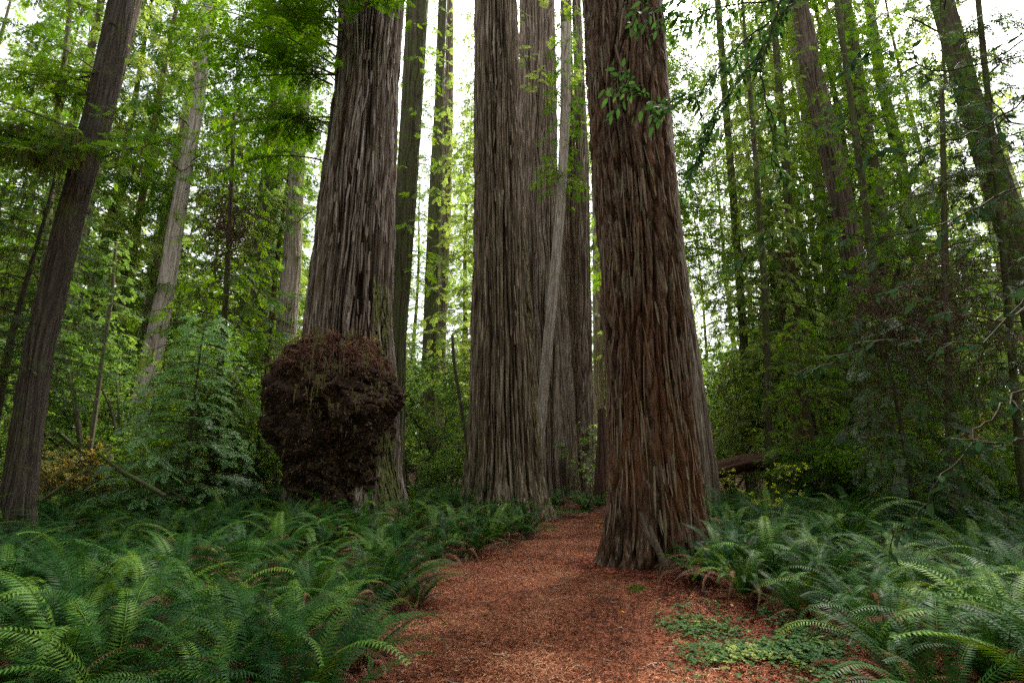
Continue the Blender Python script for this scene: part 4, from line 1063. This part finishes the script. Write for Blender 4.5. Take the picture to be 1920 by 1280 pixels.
for v in range(9):
    G, Dd = fern_meshes(700+v, [24, 22, 27, 23, 17, 25, 22, 19, 24][v], [1.04, .95, 1.12, 1.0, .88, 1.08, .95, .92, 1.04][v], 40, [16, 12, 14, 13, 20, 12, 16, 24, 12][v])
    protos.append((G.mesh('fronds', M_fern), Dd.mesh('dead_fronds', M_ferndead)))
print('fern protos', time.time()-T0)

def blocked(x, y, rad):
    for (tx, ty, tr) in TRUNK_AT:
        if (x-tx)**2+(y-ty)**2 < (tr+rad)**2: return True
    return False
def place_fern(x, y, v, s, rz, label, group, squash=1., tiltx=0, tilty=0):
    t = thing('sword_fern', label, 'fern', (x, y, float(gz(x, y))-.02), rz, group)
    t.scale = (s, s, s*squash); t.rotation_euler = (tiltx, tilty, rz)
    link('fronds', protos[v][0], t); link('dead_fronds', protos[v][1], t)
    return t
fr = np.random.default_rng(77)
placed = []
def ok(x, y, dmin):
    return all((x-a)**2+(y-b)**2 > dmin*dmin for a, b in placed)
# ferns one can point to
named = [
 (1400, 7.9, 1.25, 2, 'large sword fern arching over the right foot of the shaggy redwood'),
 (1285, 7.35, .85, 7, 'ragged brownish sword fern touching the root of the shaggy redwood'),
 (1340, 7.05, 1.1, 0, 'arching sword fern with a skirt of curled brown fronds above the sorrel'),
 (1335, 8.6, 1.0, 1, 'sword fern standing close behind the right foot of the shaggy redwood'),
 (1425, 6.8, 1.15, 5, 'spreading sword fern at the top edge of the sorrel carpet'),
 (1405, 7.25, .8, 7, 'half withered sword fern wedged between the arching ones above the sorrel'),
 (1520, 6.3, 1.1, 8, 'bushy sword fern at the right end of the sorrel carpet'),
 (1372, 6.45, .95, 6, 'fern leaning over the middle of the sorrel carpet from behind'),
 (1475, 5.75, .95, 4, 'brown skirted fern at the near right end of the sorrel carpet'),
 (1590, 5.35, 1.0, 2, 'upright fern right of the brown skirted one beside the sorrel'),
 (1292, 7.05, .6, 3, 'small fern in the litter in front of the shaggy redwood root'),
 (1500, 7.3, 1.15, 3, 'sword fern just behind the bushy one at the sorrel carpet'),
 (1640, 6.2, 1.2, 0, 'tall upright sword fern with broad fronds in the dark right bank'),
 (1800, 5.6, 1.15, 3, 'long arching sword fern near the lower right corner'),
 (1690, 5.0, .75, 6, 'short light green sword fern at the bottom right beside the sorrel'),
 (940, 14.0, 1.3, 1, 'upright sword fern growing against the foot of the ribbed redwood'),
 (898, 12.2, .95, 4, 'small bluish sword fern drooping at the bend of the path'),
 (1085, 18.8, 1.0, 2, 'bright sword fern filling the gap between ribbed and shaggy redwoods'),
 (1050, 19.5, .85, 0, 'bright sword fern right beside the ribbed redwood root'),
 (1120, 19.8, .9, 5, 'bright sword fern tucked against the left side of the shaggy redwood'),
 (690, 7.0, 1.0, 7, 'sword fern with many brown fronds beside the left path edge'),
 (745, 8.4, .95, 4, 'sword fern leaning over the left path edge below the burl'),
 (640, 5.5, .95, 7, 'sword fern hanging over the bottom left corner of the path'),
 (420, 4.9, 1.1, 5, 'big sword fern with one long pale frond at the bottom left'),
 (150, 4.6, 1.15, 2, 'big glossy sword fern at the lower left corner'),
]
def gx(px, Y): return at(px, 1000, Y)[0][0]
for px, Y, s, v, lb in named:
    p, t = at(px, 870, Y); x = p[0]
    placed.append((x, Y)); place_fern(x, Y, v, s, fr.uniform(0, 6.28), lb, None)
cnt = 0
def zone_label(x, y):
    px = 960+F*x/(y*.97)
    if x < path_x(y):
        if y < 7: return 'dark green sword fern in the near bank left of the path', 'near ferns left of the path'
        if y < 11.5: return 'sword fern in the middle of the fern bank below the burl redwood', 'middle ferns left of the path'
        return 'smaller looking sword fern at the back of the left fern bank', 'far ferns left of the path'
    if y < 7: return 'shaded sword fern in the near bank right of the path', 'near ferns right of the path'
    if y < 11.5: return 'sword fern in the middle of the bank right of the shaggy redwood', 'middle ferns right of the path'
    return 'bright green sword fern at the back of the right fern bank', 'far ferns right of the path'
tries = 0
while cnt < 285 and tries < 60000:
    tries += 1
    y = 3.3 + 15.5*fr.uniform()**1.1; x = fr.uniform(-1.05, 1.05)*y
    pd = float(path_dist(np.array([x]), np.array([y]))[0])
    if pd < (.12 if x < path_x(y) else .3): continue
    if x > 0 and pd < .85 and y < 7.2: continue
    if .75 < x < 2.7 and 6.3 < y < 8.6: continue
    if -1.2 < x < 2.4 and 12.5 < y < 17 and pd < .6: continue
    if 1.0 < x/y*1. < .35: continue
    dm = .36 + .03*y*fr.uniform(.6, 1.1)
    if blocked(x, y, .3) or not ok(x, y, dm): continue
    if 1 < x < 3.5 and 4 < y < 7.0 and pd < 1.3: continue
    placed.append((x, y)); cnt += 1
    s = fr.uniform(.78, 1.25)*(1.14 if y < 9 else 1.28)
    if pd < .7: s *= .85
    lb, g = zone_label(x, y)
    place_fern(x, y, fr.integers(0, 9), s, fr.uniform(0, 6.28), lb, g, tiltx=fr.normal(0, .08), tilty=fr.normal(0, .08))
print('ferns', cnt, tries, time.time()-T0)
# more ferns further back and between, one mass
def fern_mass():
    r = np.random.default_rng(88); G = Acc()
    n = 0; k = 0
    while n < 330 and k < 20000:
        k += 1
        y = 13 + 22*r.uniform(); x = r.uniform(-1.05, 1.05)*y
        if float(path_dist(np.array([x]), np.array([y]))[0]) < .6 or blocked(x, y, .2) or not ok(x, y, .5): continue
        n += 1; b = np.array([x, y, float(gz(x, y))]); s = r.uniform(.9, 1.5)
        for i in range(12):
            frond(G, r, b, r.uniform(0, 6.28), s, radians(r.uniform(45, 85)), radians(r.uniform(-50, 10)), .10*s, 11, np.clip(r.normal(.6, .25), 0, 1), r.normal(0, .3), seg=5)
    return G
tag(link('fern_undergrowth', fern_mass().mesh('fern_undergrowth', M_fern)), 'carpet of far ferns between and behind the big trunks', None, None, 'stuff')
print('fern mass', time.time()-T0)

# ------------------------------------------------------------------ sorrel ground cover (lower right) and small patches
def sorrel(name, n, centre, spreadv, seed, label, size=(.014, .036), mat=M_clover, jit=.05):
    r = np.random.default_rng(seed)
    x = centre[0]+r.normal(0, spreadv[0], n); y = centre[1]+r.normal(0, spreadv[1], n)
    k = (pn(x*2.2, y*2.2, 0*x, seed) + .35*r.normal(0, 1, n) > .0) & (path_dist(x, y) > -.55+.3*r.uniform(0, 1, n)); x, y = x[k], y[k]; n = len(x)
    tv = []; tq = []
    for i in range(3):
        a = i*2*pi/3; d = np.array([cos(a), sin(a), -.15]); s_ = np.array([-sin(a), cos(a), 0]); b = len(tv)
        tv += [np.zeros(3), d*.75+s_*.62, d*.9+np.array([0, 0, -.05]), d*.75-s_*.62]; tq.append([b, b+1, b+2, b+3])
    up = norm(np.stack([r.normal(0, .25, n), r.normal(0, .25, n), np.ones(n)], 1)); a = r.uniform(0, 6.28, n)
    M = frames(np.stack([np.cos(a), np.sin(a), 0*a], 1), up, None, r.uniform(*size, n)); 
    A = Acc(); P = np.stack([x, y, gz(x, y)+r.uniform(.03, .03+jit, n)], 1)
    A.inst(np.array(tv), np.array(tq), M, P, np.clip(.35+.6*pn(x*1.5, y*1.5, 0*x, seed+2)+r.normal(0, .22, n), 0, 1))
    return tag(link(name, A.mesh(name, mat)), label, None, None, 'stuff')
sorrel('sorrel_cover', 6000, (2.3, 5.15), (.55, .45), 801, 'clover leaved sorrel carpet at the lower right of the path')
sorrel('creeping_cover', 2600, (.15, 13.3), (.55, .35), 802, 'low yellowish creeping leaves at the bend of the path', mat=M_yelg if False else M_clover)
sorrel('creeping_leaves', 2200, (1.55, 17.4), (.45, .5), 803, 'pale creeping leaves beneath the bright ferns behind the path')
def moss_patch():
    r = np.random.default_rng(33); p, _ = at(1172, 1112, 7.2)
    # find ground point under that pixel
    x0, y0 = 1.56, 6.9
    n = 900; x = x0+r.normal(0, .06, n); y = y0+r.normal(0, .07, n); a = r.uniform(0, 6.28, n)
    d = norm(np.stack([np.cos(a)*.5, np.sin(a)*.5, np.ones(n)], 1))
    A = Acc(); A.inst(np.array([[0, -.1, 0], [.5, .12, 0], [1, 0, 0], [.5, -.14, 0]]), np.array([[0, 1, 2, 3]]), frames(d, np.broadcast_to([1., .2, 0], (n, 3)), None, r.uniform(.015, .035, n)), np.stack([x, y, gz(x, y)+.005], 1), r.uniform(0, 1, n))
    o = link('moss_tuft', A.mesh('moss_tuft', leaf_mat('moss_green', (.06, .13, .012), (.14, .24, .02), trans=.2, rough=.9)))
    tag(o, 'small bright green tuft of moss on the red path', 'moss tuft')
moss_patch()
# loose yellow fallen leaves on the litter
def yellow_leaves():
    r = np.random.default_rng(44); n = 46
    x = np.concatenate([r.normal(2.3, .55, 30), r.uniform(-1, 1.4, 16)]); y = np.concatenate([r.normal(5.9, .7, 30), r.uniform(5.5, 11, 16)])
    for i in range(n):
        pass
    A = Acc(); a = r.uniform(0, 6.28, n)
    tv = np.array([[-.5, 0, 0], [0, .33, .08], [.55, 0, -.04], [0.05, -.33, .06]])
    A.inst(tv, np.array([[0, 1, 2, 3]]), frames(np.stack([np.cos(a), np.sin(a), 0*a], 1), norm(np.stack([r.normal(0, .3, n), r.normal(0, .3, n), np.ones(n)], 1)), None, r.uniform(.025, .075, n)), np.stack([x, y, gz(x, y)+.06], 1), r.uniform(.5, 1, n))
    tag(link('yellow_leaf_litter', A.mesh('yellow_leaf_litter', M_yel)), 'scattered fallen yellow leaves on the sorrel and path', None, None, 'stuff')
yellow_leaves()

# ------------------------------------------------------------------ fallen wood
def log_between(kind, label, pts, R, mat, seed, cat, n=28, seg=60, ribs=.06):
    r = np.random.default_rng(seed); P = np.array([at(*p)[0] for p in pts]); s = np.linspace(0, 1, len(P)); u = np.linspace(0, 1, seg)
    C_ = np.stack([np.interp(u, s, P[:, c]) for c in range(3)], 1); C_ += .15*R[0]*np.stack([pn(u*4, 0*u, 0*u, seed+i) for i in range(3)], 1)
    A = Acc(); A.tube(C_-C_[0], np.interp(u, np.linspace(0, 1, len(R)), R), n, .5)
    V = A.V[0]; th = np.tile(np.arange(n)*2*pi/n, seg); uu = np.repeat(u, n)
    rad = (V-np.repeat(C_-C_[0], n, 0)); k = 1+ribs*3*pn(np.cos(th)*3, np.sin(th)*3, uu*3, seed+5)-ribs*2*(1-np.clip(np.abs(pn(np.cos(th)*5, np.sin(th)*5, uu*4, seed+9))/.3, 0, 1))
    A.V[0] = (np.repeat(C_-C_[0], n, 0)+rad*k[:, None]).astype(np.float32)
    m = np.arange(n); 
    A.add(np.vstack([A.V[0][:n], A.V[0][-n:]]), [[0, i, i+1, i+2] for i in range(1, n-2, 2)] + [[n, n+i, n+i+1, n+i+2] for i in range(1, n-2, 2)], .2)
    o = link(kind, A.mesh(kind, mat, True), None, C_[0]); return tag(o, label, cat)
log_between('fallen_log', 'reddish rotting log lying behind the pale redwood on the right', [(1290, 900, 20.5), (1340, 882, 20.4), (1400, 868, 20.3), (1480, 862, 20.2), (1560, 862, 20)], [.28, .31, .33, .3, .26], M_barkR, 901, 'log')
log_between('fallen_branch', 'mossy broken branch leaning across the yellow thicket', [(185, 850, 12.0), (230, 885, 11.7), (280, 912, 11.4), (310, 930, 11.2)], [.035, .05, .05, .04], M_barkM, 902, 'branch', 9, 20)
log_between('fallen_branch', 'thin bent branch rising toward the mossy broken branch', [(75, 940, 11.0), (130, 900, 11.4), (185, 868, 11.8)], [.04, .035, .02], M_barkM, 903, 'branch', 9, 20)
log_between('fallen_branch', 'short mossy stick lying near the foot of the burl', [(250, 880, 13), (300, 905, 12.8), (350, 940, 12.5)], [.03, .035, .03], M_barkM, 904, 'branch', 8, 16)
# ------------------------------------------------------------------ broadleaf branches reaching in from the right (tanoak whose stem stands outside the frame)
def laurel_leaf():
    V = []; Q = []
    xs = [0, .18, .45, .75, 1]; ws = [.015, .15, .2, .13, .0]
    for x, w_ in zip(xs, ws): V += [[x, -w_, .05*w_*0+.04*w_-.16*x*x], [x, 0, -.16*x*x-.03], [x, w_, .04*w_-.16*x*x]]
    for i in range(4):
        b = i*3; Q += [[b, b+3, b+4, b+1], [b+1, b+4, b+5, b+2]]
    return np.array(V), np.array(Q)
LL = laurel_leaf()
def leafy_twig(W, Lf, r, P, leaf, step=.05, t=.45, side=None, rw=.004, pair=True):
    """leaves set alternately along a polyline"""
    P = np.asarray(P); seg = np.linalg.norm(np.diff(P, axis=0), axis=1); cum = np.concatenate([[0], np.cumsum(seg)]); Lg = cum[-1]
    W.tube(P, np.linspace(rw, .0015, len(P)), 4, r.uniform(0, .5))
    s = np.arange(step*.6, Lg, step); n = len(s)
    if n == 0: return
    Q = np.stack([np.interp(s, cum, P[:, c]) for c in range(3)], 1)
    D = norm(np.stack([np.interp(s, cum, np.gradient(P[:, c], cum)) for c in range(3)], 1))
    sg = np.where(np.arange(n) % 2, 1., -1.)
    sd_ = norm(np.cross(D, np.array([0, 0, 1.])))
    dirs = norm(D*r.uniform(.3, .9, n)[:, None] + sd_*(sg*r.uniform(.5, 1, n))[:, None] + r.normal(0, .25, (n, 3)) + np.array([0, 0, -.25]))
    M = frames(dirs, norm(np.stack([r.normal(0, .5, n), r.normal(0, .5, n), np.ones(n)], 1)), None, leaf*r.uniform(.7, 1.2, n))
    Lf.inst(LL[0], LL[1], M, Q, np.clip(t+r.normal(0, .2, n), 0, 1))
def poly(r, p, q, n=6, sag=.1, jit=.04):
    s = np.linspace(0, 1, n)[:, None]; L = np.linalg.norm(q-p)
    return p*(1-s)+q*s - np.array([0, 0, 1])*sag*L*(s-s**2)*(-1)*1.0 + r.normal(0, jit*L, (n, 3))*np.sin(s*pi)*.6
def tanoak(label, base, mains, seed, leaf=.085, mat=M_laurel, step=.042, t=.4, thick=1., dm_=1.):
    """mains: each a list of (px,py,Y) waypoints of a limb; twigs hang off along it"""
    r = np.random.default_rng(seed)
    b = np.array([base[0], base[1], float(gz(base[0], base[1]))])
    tr = thing('tanoak', label, 'tree', b)
    W, Lf, Tk = Acc(), Acc(), Acc()
    zz = np.linspace(-.2, 7, 12); Tk.tube(np.stack([.1*np.sin(zz*.6), .1*np.sin(zz*.4+1), zz], 1), np.linspace(.13, .05, 12), 12, .4)
    link('trunk', Tk.mesh('trunk', M_barkK, True), tr)
    for pts, dens, tl in mains:
        P = np.array([at(*p)[0] for p in pts])
        s = np.linspace(0, 1, len(P)); u = np.linspace(0, 1, len(P)*4)
        P = np.stack([np.interp(u, s, P[:, c]) for c in range(3)], 1)
        P[1:-1] += r.normal(0, .012, (len(P)-2, 3))
        root = b + np.array([0, 0, P[0][2]-b[2]-.6])
        full = np.vstack([root+(P[0]-root)*np.linspace(0, 1, 6, endpoint=False)[:, None], P])
        W.tube(full-b, np.linspace(.022, .003, len(full))*thick, 5, .3)
        L = np.linalg.norm(np.diff(P, axis=0), axis=1).sum()
        nt_ = int(L*dens*dm_)
        for k in range(nt_):
            uu = (k+r.uniform(0, 1))/nt_*.98+.02; i = min(int(uu*(len(P)-1)), len(P)-2); p = P[i]+(P[i+1]-P[i])*(uu*(len(P)-1)-i)
            dm = norm(P[i+1]-P[i]); a = norm(dm*.7 + norm(np.cross(dm, [0, 0, 1]))*r.choice([-1, 1])*r.uniform(.3, 1) + np.array([0, 0, r.uniform(-.9, .25)]))
            q = p + a*tl*r.uniform(.5, 1.2)
            leafy_twig(W, Lf, r, poly(r, p, q, 6)-b, leaf*r.uniform(.85, 1.15), step, np.clip(t+r.normal(0, .12), 0, 1))
        leafy_twig(W, Lf, r, P[len(P)//2:]-b, leaf, step*1.3, t)
    link('branches', W.mesh('branches', M_twig), tr); link('leaves', Lf.mesh('leaves', mat), tr)
    return tr
tanoak('leafy tanoak at the right whose thin branches hang across the top right', (6.2, 3.6), [
    ([(1560, -40, 4.2), (1480, -5, 4.1), (1380, 10, 4.0), (1300, 20, 3.9), (1250, 35, 3.9)], 8, .32),
    ([(1540, -60, 4.4), (1460, 30, 4.3), (1380, 90, 4.2), (1330, 150, 4.1), (1290, 190, 4.1), (1230, 190, 4.0), (1165, 150, 4.0)], 9, .32),
    ([(1500, -40, 4.3), (1450, 60, 4.2), (1400, 130, 4.2), (1350, 200, 4.2), (1320, 270, 4.2), (1300, 320, 4.2)], 11, .26),
    ([(1480, -30, 4.0), (1440, 60, 4.0), (1425, 140, 4.0), (1440, 210, 4.0), (1450, 290, 4.0), (1465, 335, 4.0)], 7, .24),
    ([(1420, -60, 3.6), (1350, -20, 3.5), (1290, 0, 3.4), (1230, 10, 3.3), (1190, 20, 3.2)], 6, .28),
], 951, .088, step=.04, thick=.7, dm_=1.5)
tanoak('second tanoak whose long dark branches cross the right side', (5.6, 2.4), [
    ([(1960, 150, 3.4), (1880, 215, 3.4), (1800, 260, 3.4), (1700, 290, 3.5), (1640, 280, 3.5), (1590, 220, 3.5), (1555, 190, 3.5)], 4, .24),
    ([(1960, 330, 3.8), (1850, 380, 3.8), (1760, 420, 3.8), (1640, 450, 3.9), (1540, 430, 3.9), (1470, 440, 3.9), (1380, 490, 4.0)], 5, .22),
    ([(1960, 60, 3.2), (1860, 110, 3.2), (1760, 140, 3.2), (1660, 100, 3.3), (1600, 90, 3.3)], 4, .26),
    ([(1960, 560, 3.2), (1880, 600, 3.1), (1800, 590, 3.1), (1740, 560, 3.2), (1680, 530, 3.2)], 3, .2),
    ([(1960, 700, 3.0), (1880, 760, 3.0), (1840, 800, 3.0), (1800, 850, 3.0), (1750, 920, 3.0), (1700, 1000, 3.05), (1660, 990, 3.1)], 4, .2),
    ([(1960, 800, 2.8), (1900, 830, 2.8), (1850, 830, 2.8), (1800, 820, 2.8), (1760, 850, 2.8)], 4, .2),
    ([(1960, 520, 3.6), (1850, 640, 3.6), (1740, 640, 3.7), (1640, 640, 3.7), (1560, 680, 3.8), (1480, 700, 3.8)], 3, .2),
    ([(1960, 240, 3.0), (1900, 230, 3.0), (1840, 170, 3.0), (1790, 160, 3.1)], 5, .26),
], 952, .092, M_laurelshade, step=.05, t=.1, thick=.45, dm_=1.2)
# ---- unseen hemlocks added beside and behind the camera to shade the view
for i, (x, y, h0, Lm, lb) in enumerate([(-8.2, -2.2, 5.5, 5., 'hemlock outside the frame shading the left fern bank'), (8.2, -2.0, 5.0, 5., 'hemlock outside the frame shading the right fern bank'), (.5, -8, 6, 5.5, 'unseen hemlock added for shade behind the viewer'),
        (-13, -10, 3, 5, 'unseen hemlock added for shade behind the viewer at the left'), (12, -12, 3, 5, 'unseen hemlock added for shade behind the viewer at the right'), (-4, -18, 2, 5.5, 'unseen hemlock added for shade far behind the viewer'), (7, -22, 2, 5.5, 'unseen hemlock added for shade farther behind the viewer')]):
    t = thing('shade_hemlock', lb, 'tree', (x, y, 0))
    A = Acc(); zz = np.linspace(-.2, 26, 20); A.tube(np.stack([0*zz, 0*zz, zz], 1), np.linspace(.5, .05, 20), 14, .5); link('trunk', A.mesh('trunk', M_barkK, True), t)
    add_crown(t, conifer_crown(960+i, h0, 25, Lm, 74, spray=1.0, gap=1., dens=.8, droop=.5, r0=.3, tb=.4), M_con)
# upper right dark redwood boughs
tR, _ = FAR['R']
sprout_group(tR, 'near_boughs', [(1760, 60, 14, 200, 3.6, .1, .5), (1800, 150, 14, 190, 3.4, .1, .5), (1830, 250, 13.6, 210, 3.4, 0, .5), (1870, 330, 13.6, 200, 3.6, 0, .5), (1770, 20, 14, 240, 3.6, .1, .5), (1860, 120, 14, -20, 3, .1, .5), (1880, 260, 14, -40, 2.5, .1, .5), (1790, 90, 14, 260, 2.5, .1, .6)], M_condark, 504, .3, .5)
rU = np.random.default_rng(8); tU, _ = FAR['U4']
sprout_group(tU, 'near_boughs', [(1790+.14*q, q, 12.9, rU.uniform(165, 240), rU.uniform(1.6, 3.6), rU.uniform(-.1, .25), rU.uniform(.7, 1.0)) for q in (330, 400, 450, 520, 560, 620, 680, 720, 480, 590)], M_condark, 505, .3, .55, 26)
dead_clump('dark mass of dead hanging twigs under the boughs at right', 1750, 600, 10.5, 1.5, 2.6, 700, 512)
dead_clump('lower dark tangle of dead twigs near the fern tops at right', 1660, 600, 12, 1.2, 1.2, 420, 513)
print('TOTAL', time.time()-T0, sum(len(o.data.polygons) for o in S.objects if o.type == 'MESH'), sum(len(m.polygons) for m in bpy.data.meshes))
